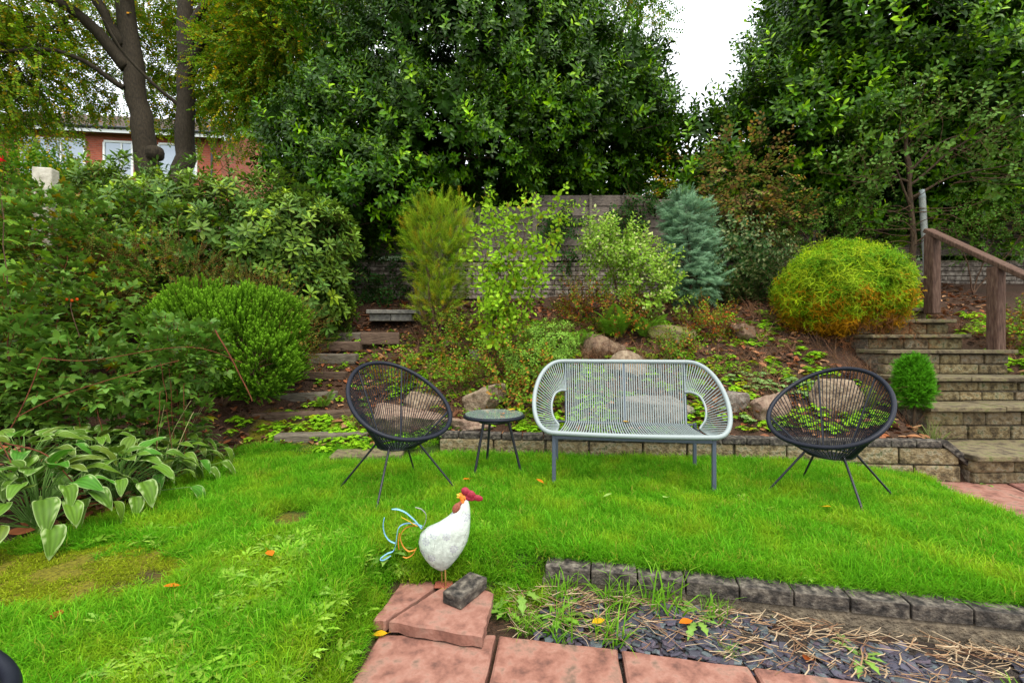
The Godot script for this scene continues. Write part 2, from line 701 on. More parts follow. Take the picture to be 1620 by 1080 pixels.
func make_timber_steps() -> void:
	var k := thing("timber_steps", "old sleeper steps sunk in the slope left of the black chair", "steps", V(-1.9, 0.05, 4.4))
	var o := k.position
	# x from, x to, top, distance, height, tilt
	var t := [[-2.3, -1.42, 0.16, 4.42, 0.09, 0.13], [-2.72, -1.3, 0.32, 4.78, 0.12, 0.09], [-2.75, -2.0, 0.48, 5.1, 0.11, 0.05], [-2.75, -2.0, 0.7, 5.45, 0.11, 0.0], [-2.68, -1.98, 0.9, 5.75, 0.13, -0.02], [-2.85, -2.02, 1.05, 6.02, 0.12, -0.03], [-3.0, -2.02, 1.17, 6.32, 0.16, -0.05]]
	for i in t.size():
		var a: float = t[i][0]
		var b: float = t[i][1]
		var m := MB.new()
		m.block(Transform3D.IDENTITY, Vector3(b - a, t[i][4], 0.13), 0.014, 7, 0.022, nz, Vector3(i * 4.0, 1, 7), Color.WHITE * rnd(0.8, 1.15))
		part(k, "sleeper", m.done(true), M.greywood if i % 2 == 0 else M.sleeperwood, Transform3D(Basis(Vector3.UP, t[i][5]) * Basis(Vector3.BACK, rnd(-0.02, 0.05)), V((a + b) * 0.5, t[i][2] - t[i][4] * 0.5, t[i][3] + 0.06) - o))
	var e := MB.new()
	e.block(Transform3D.IDENTITY, Vector3(0.5, 0.16, 0.07), 0.012, 4, 0.01, nz, Vector3(2, 2, 2))
	part(k, "sleeper", e.done(true), M.sleeperwood, Transform3D(Basis(Vector3.UP, 0.25), V(-1.78, 1.1, 6.15) - o))
	var f := MB.new()
	f.block(Transform3D.IDENTITY, Vector3(0.62, 0.07, 0.28), 0.012, 5, 0.012, nz, Vector3(8, 2, 2))
	tag(part(self, "stepping_stone", f.done(true), M.slabstone, Transform3D(Basis(Vector3.UP, 0.12), V(-1.3, 0.03, 4.12))), "flat grey stepping stone half buried in the lawn below the sleeper steps", "stepping stone")
	var s := thing("stone_slab_step", "grey stone slab laid on two bricks at the top of the sleeper steps", "step", V(-1.75, 1.35, 6.75))
	var g := MB.new()
	g.block(Transform3D.IDENTITY, Vector3(0.72, 0.06, 0.4), 0.01, 4, 0.008, nz, Vector3(8, 4, 2))
	part(s, "slab", g.done(true), M.greystone, Transform3D(Basis(Vector3.UP, 0.05), Vector3(0, 0.14, 0)))
	for q in [-0.17, 0.14]:
		var r := MB.new()
		r.block(Transform3D.IDENTITY, Vector3(0.3, 0.1, 0.2), 0.01, 2, 0.008, nz, Vector3(q, 4, 2))
		part(s, "brick", r.done(true), M.greystone, Transform3D(Basis(Vector3.UP, 0.05), Vector3(q, 0.058, 0.05)))


func make_rocks() -> void:
	# x, distance, width, height, depth, turn, label, material
	var list := [
		[-0.3, 4.72, 0.5, 0.36, 0.36, 0.3, "angular pale rock with a split face, above the side table", "rockpale"],
		[-0.98, 4.85, 0.5, 0.3, 0.4, -0.5, "slanting brown rock directly behind the left black chair's back", "rockpale"],
		[1.15, 5.72, 0.62, 0.34, 0.4, 0.1, "broad brown rock on the slope behind the bench, highest one left of centre", "rockbrown"],
		[1.32, 5.33, 0.56, 0.32, 0.45, 0.4, "rounded tan boulder just above the left half of the bench back", "rockpale"],
		[2.1, 5.85, 0.62, 0.36, 0.4, -0.3, "mossy greenish rock on the slope below the blue conifer", "rockmoss"],
		[3.02, 5.95, 0.5, 0.3, 0.3, 0.6, "tilted flat brown rock left of the golden shrub", "rockbrown"],
		[2.5, 4.42, 0.42, 0.4, 0.34, 0.05, "squarish pink-brown sandstone block between the bench and the right black chair", "rockpink"],
		[3.2, 4.5, 0.6, 0.42, 0.4, -0.1, "large pale boulder seen through the cords of the right black chair", "rockpale"],
		[1.45, 4.5, 0.8, 0.34, 0.4, 0.1, "grey boulder seen through the right half of the bench back", "rockgrey"],
		[-0.95, 4.55, 0.85, 0.3, 0.42, 0.1, "long flat brown rock seen through the left black chair", "rockpink"],
		[-0.42, 4.42, 0.5, 0.13, 0.3, -0.1, "low flat reddish stone on the wall behind the side table", "rockpink"],
		[-0.42, 5.65, 0.24, 0.2, 0.22, 0.2, "small grey stone standing in the creeping plants right of the heather", "rockgrey"],
		[-0.75, 5.95, 0.44, 0.18, 0.3, 0.7, "dark rock at the foot of the tall yellow-green heather", "rockbrown"],
		[-0.2, 6.05, 0.36, 0.22, 0.3, -0.4, "grey rock half hidden behind the thin leafy saplings", "rockgrey"],
		[2.2, 4.55, 0.32, 0.22, 0.3, 0.8, "small dark rock at the right shoulder of the bench", "rockgrey"],
	]
	for i in list.size():
		var r: Array = list[i]
		var m := MB.new()
		var n := 12
		var f := FastNoiseLite.new()
		f.seed = 300 + i
		f.frequency = 1.0
		f.fractal_octaves = 4
		f.noise_type = FastNoiseLite.TYPE_SIMPLEX_SMOOTH
		var cuts := []
		rng.seed = 900 + i
		for q in 15:
			cuts.append([rand_dir() * Vector3(1, 0.7, 1), rnd(0.58, 0.9)])
		m.block(Transform3D.IDENTITY, Vector3(2, 2, 2), 0.2, n)
		for q in m.v.size():
			var p := m.v[q]
			for c in cuts:   # flat fracture faces
				var nn: Vector3 = c[0].normalized()
				var over: float = p.dot(nn) - c[1]
				if over > 0.0:
					p -= nn * over * 0.92
			p += p.normalized() * (f.get_noise_3dv(p * 1.1) * 0.12 + f.get_noise_3dv(p * 6.0) * 0.05)
			m.v[q] = p * Vector3(r[2], r[3] * 1.0, r[4]) * 0.52
		var y: float = height(r[0], r[1]) + r[3] * 0.12
		tag(part(self, "rock", m.done(true), M[r[7]], Transform3D(Basis(Vector3.UP, r[5]) * Basis(Vector3.BACK, rnd(-0.15, 0.15)), V(r[0], y, r[1]))), r[6], "rock", "rocks of the rockery")


func make_back_wall() -> void:
	var k := thing("brick_wall", "low weathered brown brick wall under the fence behind the rockery", "wall", V(0, 1.7, 7.5))
	var o := k.position
	var m := MB.new()
	m.block(Transform3D(Basis(), V(2.0, 2.05, 7.6) - o), Vector3(15.0, 0.7, 0.16), 0.01)
	part(k, "core", m.done(true), M.mortar)
	var shapes := []
	for i in 4:
		var b := MB.new()
		b.block(Transform3D.IDENTITY, Vector3(0.216, 0.066, 0.1), 0.006, 0, 0.006, nz, Vector3(i, 0, 0), Color.WHITE * (0.8 + 0.14 * i))
		shapes.append(b.done(true))
	var rest := []
	var tints := PackedColorArray()
	var near := []
	for c in 8:
		var x := -5.4 + 0.112 * (c % 2)
		while x < 9.4:
			var t := Transform3D(Basis(Vector3.BACK, rnd(-0.01, 0.01)), V(x, 1.79 + c * 0.076, 7.5 + rnd(-0.004, 0.004)) - o)
			if (x > -1.1 and x < 1.9) or (x > 6.0 and x < 8.9):
				near.append(t)
			else:
				rest.append(t)
				tints.append(Color.WHITE * rnd(0.8, 1.1))
			x += 0.226
	for i in near.size():
		part(k, "brick", shapes[rng.randi() % 4], M.oldbrick, near[i])
	var x := -1.0
	var rot := Basis(Vector3.BACK, PI / 2)
	while x < 1.8:   # bricks on edge along the top
		part(k, "coping_brick", shapes[rng.randi() % 4], M.oldbrick, Transform3D(rot * Basis.from_scale(Vector3(0.5, 1, 1.2)), V(x, 2.435, 7.5) - o))
		x += 0.0755
	many(k, "brick_courses", shapes[1], M.oldbrick, rest, tints)
	var f := thing("timber_fence", "weathered grey-brown timber panel fence standing on the low brick wall", "fence", V(0, 2.4, 7.62))
	o = f.position
	x = -5.2
	var i := 0
	while x < 9.6:
		var top: float = 3.43 if i % 2 == 0 else 3.5
		if x < 0.3:
			top -= 0.12
		var w := 1.86
		for r in 6:
			var b := MB.new()
			var hh := (top - 2.5) / 6.0
			b.block(Transform3D.IDENTITY, Vector3(w - 0.01, hh + 0.018, 0.018), 0.004, 3, 0.006, nz, Vector3(x, r, 5), Color.WHITE * rnd(0.75, 1.15))
			part(f, "board", b.done(true), M.fencewood, Transform3D(Basis(Vector3.RIGHT, -0.1) * Basis(Vector3.BACK, rnd(-0.004, 0.004)), V(x + w * 0.5, 2.5 + hh * (r + 0.5), 7.62 + rnd(-0.003, 0.003)) - o))
		for q in [0.0, 0.93]:
			var b := MB.new()
			b.block(Transform3D.IDENTITY, Vector3(0.045 if q > 0.0 else 0.08, top - 2.48, 0.03), 0.004, 0, 0.003, nz, Vector3(x, q, 6))
			part(f, "batten" if q > 0.0 else "post", b.done(true), M.greywood, Transform3D(Basis(), V(x + q, (top + 2.5) * 0.5, 7.575) - o))
		x += w
		i += 1


# ---------------------------------------------------------------- furniture
func wrapped(pts: PackedVector3Array, r: float, closed: bool, pitch := 0.0085) -> ArrayMesh:   # a tube bound with cord, turn beside turn
	var p := PackedVector3Array()
	var rr := PackedFloat32Array()
	var n := pts.size()
	var carry := 0.0
	var up := false
	for i in (n if closed else n - 1):
		var a := pts[i]
		var b := pts[(i + 1) % n]
		var l := a.distance_to(b)
		while carry < l:
			p.append(a.lerp(b, carry / l))
			rr.append(r * (1.0 if up else 0.93))
			up = not up
			carry += pitch * 0.5
		carry -= l
	var m := MB.new()
	m.tube(p, rr, 9, Color.WHITE, closed)
	return m.done()


func cord(a: Vector3, b: Vector3, r: float, sag := 0.0) -> ArrayMesh:
	var m := MB.new()
	var p := PackedVector3Array()
	for i in 4:
		var s := i / 3.0
		p.append(a.lerp(b, s) + Vector3(0, -sag * sin(PI * s), 0))
	m.tube(p, PackedFloat32Array([r]), 5, Color.WHITE, false, false)
	return m.done()


func rod(a: Vector3, b: Vector3, r: float, r2 := -1.0, sides := 8) -> ArrayMesh:
	var m := MB.new()
	m.tube(PackedVector3Array([a, b]), PackedFloat32Array([r, r if r2 < 0.0 else r2]), sides)
	return m.done()


func chair_rim(a: float) -> Vector3:
	var s := sin(a)
	var f := (s + 1.0) * 0.5
	return Vector3(0.372 * cos(a) * (1.0 - 0.07 * s), 0.39 + 0.5 * pow(f, 1.12), -0.03 - 0.365 * s + 0.03 * (1 - s * s))


func make_chair() -> Node3D:
	var t := thing("woven_chair", "black cord egg chair turned to the right, left of the glass table", "chair", Vector3.ZERO, 0.0, "black woven egg chairs")
	var pts := PackedVector3Array()
	for i in 120:
		pts.append(chair_rim(TAU * i / 120))
	part(t, "rim", wrapped(pts, 0.017, true), M.blackcord)
	var ring := PackedVector3Array()
	var base := func(a: float) -> Vector3: return Vector3(0.15 * cos(a), 0.285 + 0.012 * sin(a), -0.035 - 0.125 * sin(a))
	for i in 40:
		ring.append(base.call(TAU * i / 40))
	var rm := MB.new()
	rm.tube(ring, PackedFloat32Array([0.008]), 7, Color.WHITE, true)
	part(t, "seat_ring", rm.done(), M.blacksteel)
	var n := 84
	for i in n:
		var a := TAU * (i + 0.5) / n + rnd(-0.008, 0.008)
		part(t, "cord", cord(chair_rim(a), base.call(a + 0.05), 0.0034, 0.004), M.blackcord)
	for i in 7:   # the woven bottom
		var z := -0.13 + i * 0.033
		var hw := sqrt(maxf(0.0, 1.0 - pow((z + 0.035) / 0.13, 2.0))) * 0.15
		part(t, "cord", cord(Vector3(-hw, 0.285, z), Vector3(hw, 0.285, z), 0.0034, 0.008), M.blackcord)
		part(t, "cord", cord(Vector3(z + 0.035, 0.283, -0.035 - hw * 0.83), Vector3(z + 0.035, 0.283, -0.035 + hw * 0.83), 0.0034, 0.01), M.blackcord)
	for a in [0.32, 0.68, 1.12, 1.88]:
		var ang: float = a * PI
		part(t, "frame_rod", rod(chair_rim(ang), base.call(ang), 0.0075), M.blacksteel)
	for q in [[1, 1], [-1, 1], [1, -1], [-1, -1]]:
		var top := Vector3(0.115 * q[0], 0.305, -0.035 + 0.1 * q[1])
		var foot := Vector3(0.33 * q[0], -0.068, -0.03 + 0.33 * q[1])
		var l := part(t, "leg", rod(top, foot, 0.0085, 0.007), M.blacksteel)
		part(l, "foot_cap", rod(foot + (top - foot) * 0.05, foot, 0.0105), M.blackrubber)
	return t


func make_bench() -> void:
	var t := thing("woven_bench", "pale mint cord garden bench with arm openings and dark steel legs", "bench", V(0.9, -0.01, 3.55), -0.15)
	var rim_side := func(s: float, k: float) -> Vector3:   # s 0 at the back corner, 1 at the front corner
		var a: float = s * PI
		return Vector3(k * (0.5 + 0.035 * s + (0.205 - 0.0 * s) * pow(sin(a), 0.8)), 0.41 + 0.49 * pow(0.5 + 0.5 * cos(a), 1.05), 0.02 - 0.33 * cos(a) * (1.0 - 0.1 * sin(a)))
	var pts := PackedVector3Array()
	for i in 31:
		pts.append(rim_side.call(i / 30.0, 1.0))
	for i in range(1, 10):
		pts.append(Vector3(lerpf(0.535, -0.535, i / 10.0), 0.41 - 0.008 * sin(PI * i / 10.0), 0.35))
	for i in 31:
		pts.append(rim_side.call(1.0 - i / 30.0, -1.0))
	for i in range(1, 10):
		pts.append(Vector3(lerpf(-0.5, 0.5, i / 10.0), 0.9, -0.31))
	part(t, "rim", wrapped(pts, 0.0178, true, 0.009), M.mintcord)
	var seat_z := -0.17
	var sy := 0.405
	var n := 54
	for i in n:
		var x := lerpf(-0.485, 0.485, (i + 0.5) / n)
		var j := rnd(-0.0015, 0.0015)
		part(t, "back_cord", cord(Vector3(x * 1.03 + j, 0.9, -0.312), Vector3(x, sy, seat_z), 0.0052), M.mintcord)
		part(t, "seat_cord", cord(Vector3(x, sy, seat_z + 0.006), Vector3(x * 1.1 + j, 0.41, 0.35), 0.0052, 0.012), M.mintcord)
	var hole := func(s: float, k: float) -> Vector3:   # the arm opening, from the back post over the arch and down to the seat's edge
		var q := [Vector3(0.482, 0.655, -0.24), Vector3(0.525, 0.66, -0.2), Vector3(0.572, 0.635, -0.12), Vector3(0.592, 0.56, -0.04), Vector3(0.578, 0.475, 0.01), Vector3(0.53, 0.412, 0.05), Vector3(0.53, 0.408, 0.24)]
		var f := clampf(s, 0, 0.9999) * 6.0
		var i := int(f)
		var p: Vector3 = q[i].cubic_interpolate(q[i + 1], q[maxi(i - 1, 0)], q[mini(i + 2, 6)], f - i)
		return Vector3(p.x * k, p.y, p.z)
	for k in [-1.0, 1.0]:
		var h := PackedVector3Array()
		for i in 25:
			h.append(hole.call(i / 24.0 * 0.84, k))
		part(t, "arm_ring", wrapped(h, 0.009, false, 0.008), M.mintcord)
		for i in 34:
			var s := (i + 0.5) / 34.0
			part(t, "side_cord", cord(rim_side.call(s * 0.97, k), hole.call(s, k), 0.0043), M.mintcord)
		part(t, "back_post", rod(Vector3(0.492 * k, 0.895, -0.318), Vector3(0.478 * k, 0.395, -0.178), 0.0105), M.slatesteel)
		part(t, "seat_rail", rod(Vector3(0.46 * k, 0.383, 0.33), Vector3(0.44 * k, 0.383, -0.18), 0.007), M.slatesteel)
		for z in [0.325, -0.27]:
			var m := MB.new()
			var kx: float = 0.552 if z > 0.0 else 0.565
			m.block(Transform3D(Basis(), Vector3(0, -0.2, 0)), Vector3(0.028, 0.4, 0.028), 0.005)
			var l := part(t, "leg", m.done(true), M.slatesteel, Transform3D(Basis(), Vector3(kx * k, 0.4, z)))
			var c := MB.new()
			c.block(Transform3D(Basis(), Vector3(0, -0.395, 0)), Vector3(0.033, 0.02, 0.033), 0.004)
			part(l, "foot_cap", c.done(true), M.blackrubber)
		part(t, "side_rail", rod(Vector3(0.53 * k, 0.375, 0.32), Vector3(0.555 * k, 0.375, -0.27), 0.006), M.slatesteel)
	part(t, "back_post", rod(Vector3(0, 0.895, -0.318), Vector3(0, 0.395, -0.178), 0.0105), M.slatesteel)
	var f := MB.new()
	f.block(Transform3D.IDENTITY, Vector3(1.08, 0.026, 0.026), 0.004)
	part(t, "front_rail", f.done(true), M.slatesteel, Transform3D(Basis(), Vector3(0, 0.376, 0.325)))
	part(t, "rear_rail", rod(Vector3(-0.55, 0.385, -0.27), Vector3(0.55, 0.385, -0.27), 0.01), M.slatesteel)
	part(t, "seat_rail", rod(Vector3(-0.49, 0.395, -0.178), Vector3(0.49, 0.395, -0.178), 0.0095), M.slatesteel)


func make_table() -> void:
	var t := thing("side_table", "round black woven side table with a glass top on three legs", "table", V(-0.145, 0.0, 3.68), 0.35)
	var ring := func(r: float, y: float) -> PackedVector3Array:
		var p := PackedVector3Array()
		for i in 72:
			p.append(Vector3(r * cos(TAU * i / 72), y, r * sin(TAU * i / 72)))
		return p
	part(t, "rim", wrapped(ring.call(0.237, 0.458), 0.0135, true), M.blackcord)
	var rm := MB.new()
	rm.tube(ring.call(0.12, 0.417), PackedFloat32Array([0.008]), 7, Color.WHITE, true)
	part(t, "lower_ring", rm.done(), M.blacksteel)
	for i in 60:
		var a := TAU * i / 60.0
		part(t, "cord", cord(Vector3(0.237 * cos(a), 0.455, 0.237 * sin(a)), Vector3(0.12 * cos(a + 0.06), 0.417, 0.12 * sin(a + 0.06)), 0.003), M.blackcord)
	for i in 9:
		var z := -0.106 + 0.0265 * i
		var hw := sqrt(maxf(0.0, 0.12 * 0.12 - z * z))
		part(t, "cord", cord(Vector3(-hw, 0.417, z), Vector3(hw, 0.417, z), 0.003), M.blackcord)
	var g := CylinderMesh.new()
	g.top_radius = 0.233
	g.bottom_radius = 0.233
	g.height = 0.006
	g.radial_segments = 72
	part(t, "glass_top", g, M.glass, Transform3D(Basis(), Vector3(0, 0.4765, 0)))
	for i in 3:
		var a := TAU * i / 3.0 + 0.55
		var top := Vector3(0.118 * cos(a), 0.425, 0.118 * sin(a))
		var foot := Vector3(0.225 * cos(a), 0.0, 0.225 * sin(a))
		var l := part(t, "leg", rod(top, foot, 0.012, 0.01), M.blacksteel)
		part(l, "foot_cap", rod(foot + (top - foot) * 0.04, foot, 0.013), M.blackrubber)


# ---------------------------------------------------------------- the metal cockerel on its broken slab
func flower_tex() -> ImageTexture:
	var s := 512
	var im := Image.create(s, s, false, Image.FORMAT_RGB8)
	var white := Color(0.72, 0.76, 0.72)
	var lilac := Color(0.5, 0.45, 0.6)
	var rust := Color(0.42, 0.25, 0.16)
	im.fill(white)
	for q in s:
		for r in s:
			var w := nz.get_noise_2d(q * 0.6, r * 0.6) * 0.13 + nz.get_noise_2d(q * 5.0, r * 5.0) * 0.05
			var c := white * (1.0 + w)
			if nz.get_noise_2d(q * 9.0 + 500.0, r * 9.0) > 0.58:
				c = c.lerp(rust, 0.6)
			im.set_pixel(q, r, c)
	var spots := [[70, 150], [180, 260], [300, 170], [420, 280], [100, 360], [240, 400], [370, 420], [470, 130], [200, 100], [330, 300], [40, 470], [440, 480]]
	for f in spots:
		var turn := rnd(0, TAU)
		for q in range(-34, 35):
			for r in range(-34, 35):
				var d := sqrt(float(q * q + r * r))
				var a := atan2(r, q) + turn
				var edge := 31.0 * (0.55 + 0.45 * absf(cos(a * 4.0)))
				if absf(d - edge) < 2.6 or (d < edge and absf(sin(a * 4.0)) < 0.12 and d > 8.0) or absf(d - 6.0) < 1.8:
					var px := posmod(f[0] + q, s)
					var py := posmod(f[1] + r, s)
					im.set_pixel(px, py, im.get_pixel(px, py).lerp(lilac, 0.7))
	for k in 18:   # scrapes in the paint
		var p := Vector2(rnd(60, 450), rnd(60, 450))
		var d := Vector2(rnd(-0.5, 0.5), 1).normalized()
		for i in int(rnd(20, 60)):
			im.set_pixelv(p + d * i, Color(0.25, 0.2, 0.18))
			im.set_pixelv(p + d * i + Vector2(1, 0), Color(0.4, 0.35, 0.3))
	return ImageTexture.create_from_image(im)


func make_cockerel() -> void:
	var t := thing("cockerel_sculpture", "white painted metal cockerel with red comb and curled blue and gold tail", "garden ornament", V(-0.325, -0.1, 2.165))
	var u := 0.000781
	var w := func(px: float, py: float, z := 0.0) -> Vector3: return Vector3((px - 572.0) * u, (668.0 - py) * u, z)
	var lev := [[145, 694, 716], [152, 684, 722], [180, 662, 729], [210, 637, 733], [250, 596, 734], [290, 535, 733], [320, 468, 731], [350, 432, 728], [400, 419, 716], [450, 430, 690], [500, 458, 655], [540, 490, 620], [562, 520, 598], [574, 540, 578], [580, 556, 564]]
	var m := MB.new()
	var sides := 28
	for i in lev.size():
		var l: Array = lev[i]
		var cx: float = (l[1] + l[2]) * 0.5
		var rx: float = (l[2] - l[1]) * 0.5 * u
		for k in sides + 1:
			var a := TAU * k / sides
			var p: Vector3 = w.call(cx, l[0])
			var ex := cos(a)
			var ez := sin(a)
			m.vert(p + Vector3(rx * ex, 0, minf(rx * 0.62, 0.06) * signf(ez) * pow(absf(ez), 0.85)), Color.WHITE, Vector2(p.x * 3.6 + rx * ex * 3.6 + (0.31 if ez < 0 else 0.0), p.y * 3.6))
	for i in lev.size() - 1:
		for k in sides:
			var a := i * (sides + 1) + k
			m.quad(a, a + 1, a + sides + 2, a + sides + 1)
	var top := m.vert(w.call(705, 143))
	var bot := m.vert(w.call(560, 582))
	for k in sides:
		m.tri(top, k + 1, k)
		var b := (lev.size() - 1) * (sides + 1) + k
		m.tri(bot, b, b + 1)
	part(t, "body", m.done(true), M.paintedmetal)
	var lumps := func(called: String, q: Array, mat: Material) -> void:   # welded lumps: pixel x, y, radius, depth
		var b := MB.new()
		for e in q:
			var s := SphereMesh.new()
			s.radial_segments = 14
			s.rings = 8
			var ar := s.get_mesh_arrays()
			var off := b.v.size()
			var c: Vector3 = w.call(e[0], e[1], e[4])
			var rot := Basis(Vector3.BACK, e[5])
			for p in ar[Mesh.ARRAY_VERTEX]:
				var pp: Vector3 = p
				b.vert(c + rot * (pp * 2.0 * Vector3(e[2], e[3], minf(e[2], e[3]) * 0.62) * u) * (1.0 + 0.1 * nz.get_noise_3dv(pp * 60.0)))
			for k in ar[Mesh.ARRAY_INDEX]:
				b.ix.append(off + k)
		part(t, called, b.done(true), mat)
	lumps.call("comb", [[706, 96, 30, 24, 0.0, -0.6], [738, 115, 30, 25, 0.0, -0.45], [780, 136, 32, 19, 0.0, -0.25], [730, 136, 40, 18, 0.0, -0.15]], M.redpaint)
	lumps.call("face", [[692, 140, 22, 22, 0.0, 0.0], [676, 124, 16, 20, 0.0, 0.3], [690, 158, 14, 14, 0.006, 0.0]], M.orangepaint)
	lumps.call("beak", [[664, 118, 15, 8, 0.004, -0.5], [660, 130, 10, 6, 0.004, -0.1]], M.yellowpaint)
	lumps.call("wattle", [[652, 194, 25, 34, 0.012, -0.45], [668, 172, 14, 22, 0.01, -0.5]], M.rustpaint)
	lumps.call("eye", [[700, 138, 4, 4, 0.017, 0.0]], M.blackrubber)
	var feather := func(q: Array, wide: float, mat: Material, z := 0.0) -> void:
		var p := PackedVector3Array()
		var n := q.size()
		for i in n - 1:
			for k in 6:
				var a := Vector2(q[i][0], q[i][1])
				var b := Vector2(q[i + 1][0], q[i + 1][1])
				var pa := Vector2(q[maxi(i - 1, 0)][0], q[maxi(i - 1, 0)][1])
				var pb := Vector2(q[mini(i + 2, n - 1)][0], q[mini(i + 2, n - 1)][1])
				var e := a.cubic_interpolate(b, pa, pb, k / 6.0)
				p.append(w.call(e.x, e.y, z * (1.0 - float(i) / n)))
		p.append(w.call(q[n - 1][0], q[n - 1][1]))
		var b := MB.new()
		var cnt := p.size()
		for i in cnt:   # a strip of sheet metal, thick enough to have an edge
			var d := (p[mini(i + 1, cnt - 1)] - p[maxi(i - 1, 0)]).normalized()
			var nn := Vector3(-d.y, d.x, 0) * 0.0016
			var hw := Vector3(0.15, 0.1, 1).normalized() * wide * 0.5 * (1.0 if i < cnt - 3 else 0.6)
			for e in [nn + hw, nn - hw, -nn - hw, -nn + hw]:
				b.vert(p[i] + e)
			if i > 0:
				for k in 4:
					var a0 := (i - 1) * 4 + k
					var a1 := (i - 1) * 4 + (k + 1) % 4
					b.quad(a0, a1, a1 + 4, a0 + 4)
		b.quad(3, 2, 1, 0)
		var e := (cnt - 1) * 4
		b.quad(e, e + 1, e + 2, e + 3)
		part(t, "tail_feather", b.done(), mat)
	feather.call([[440, 318], [400, 272], [350, 228], [300, 205], [255, 203]], 0.02, M.bluepaint, 0.01)
	feather.call([[438, 314], [385, 296], [330, 298], [295, 322], [284, 370], [278, 420], [262, 462], [225, 478], [185, 508], [205, 515], [250, 488]], 0.016, M.bluepaint, -0.01)
	feather.call([[276, 412], [240, 395], [212, 355], [203, 300], [210, 255]], 0.014, M.bluepaint)
	feather.call([[440, 322], [462, 280], [466, 235], [440, 203], [398, 190]], 0.013, M.greymetal, 0.014)
	feather.call([[436, 316], [385, 310], [335, 325], [306, 372], [318, 425], [355, 462], [400, 452]], 0.016, M.goldpaint, -0.012)
	feather.call([[404, 440], [385, 478], [350, 500], [322, 494]], 0.01, M.goldpaint)
	feather.call([[418, 300], [370, 275], [312, 245]], 0.009, M.yellowpaint, 0.016)
	feather.call([[303, 350], [295, 400], [300, 450]], 0.009, M.orangepaint)
	for q in [[556, -0.012], [585, 0.022]]:
		var l := part(t, "leg", rod(w.call(q[0], 560, q[1]), w.call(q[0] + 4, 668, q[1]), 0.0042), M.brasspaint)
		for a in [-0.9, 0.1, 1.0]:
			var b: Vector3 = w.call(q[0] + 4, 666, q[1])
			part(l, "toe", rod(b, b + Vector3(-sin(a + 0.9) * 0.03, -0.001, cos(a + 0.9) * 0.03), 0.0035), M.brasspaint)
	var pl := MB.new()
	pl.block(Transform3D(Basis(), Vector3(0, 0.004, 0)), Vector3(0.085, 0.006, 0.06), 0.002)
	part(t, "foot_plate", pl.done(true), M.rustpaint)
	# what it stands on
	var m1 := thing("broken_paving_slab", "large broken red paving slab under the white cockerel", "paving slab", V(-0.3, -0.155, 1.98))
	var ragged := func(parent: Node3D, pts: Array, top_y: float, thick: float) -> void:
		var poly := PackedVector2Array()
		var n := pts.size()
		for i in n:
			var a: Vector2 = pts[i]
			var b: Vector2 = pts[(i + 1) % n]
			for k in 10:
				var q := a.lerp(b, k / 10.0)
				q += (b - a).orthogonal().normalized() * nz.get_noise_2d(q.x * 700.0, q.y * 700.0) * (0.0 if k == 0 else 0.008)
				poly.append(Vector2(q.x - parent.position.x, -q.y - parent.position.z))
		var b := MB.new()
		b.slab(poly, top_y - parent.position.y, thick, 0.006)
		for i in b.v.size():
			if b.v[i].y < top_y - parent.position.y - thick + 0.01:
				b.v[i].y += 0.014 * absf(nz.get_noise_2d(b.v[i].x * 900.0, b.v[i].z * 900.0))
		part(parent, "stone", b.done(), M.redflag)
	ragged.call(m1, [Vector2(-0.512, 1.893), Vector2(-0.118, 1.796), Vector2(-0.085, 2.1), Vector2(-0.2, 2.19), Vector2(-0.345, 2.135)], -0.1, 0.052)
	m1.rotation.x = 0.012
	var m2 := thing("broken_paving_slab", "smaller triangular piece of broken red slab left of the cockerel's slab", "paving slab", V(-0.46, -0.155, 2.08))
	ragged.call(m2, [Vector2(-0.58, 1.905), Vector2(-0.528, 1.902), Vector2(-0.362, 2.15), Vector2(-0.385, 2.215), Vector2(-0.53, 2.225)], -0.102, 0.048)
	m2.rotation.z = 0.01
	var b := MB.new()
	b.block(Transform3D.IDENTITY, Vector3(0.105, 0.056, 0.2), 0.007, 3, 0.006, nz, Vector3(4, 4, 4))
	tag(part(self, "loose_brick", b.done(true), M.darkbrick, Transform3D(Basis(Vector3.UP, -0.56) * Basis(Vector3.RIGHT, 0.02), V(-0.212, -0.07, 2.072))), "loose dark brick paver lying on the red slab before the cockerel", "brick")


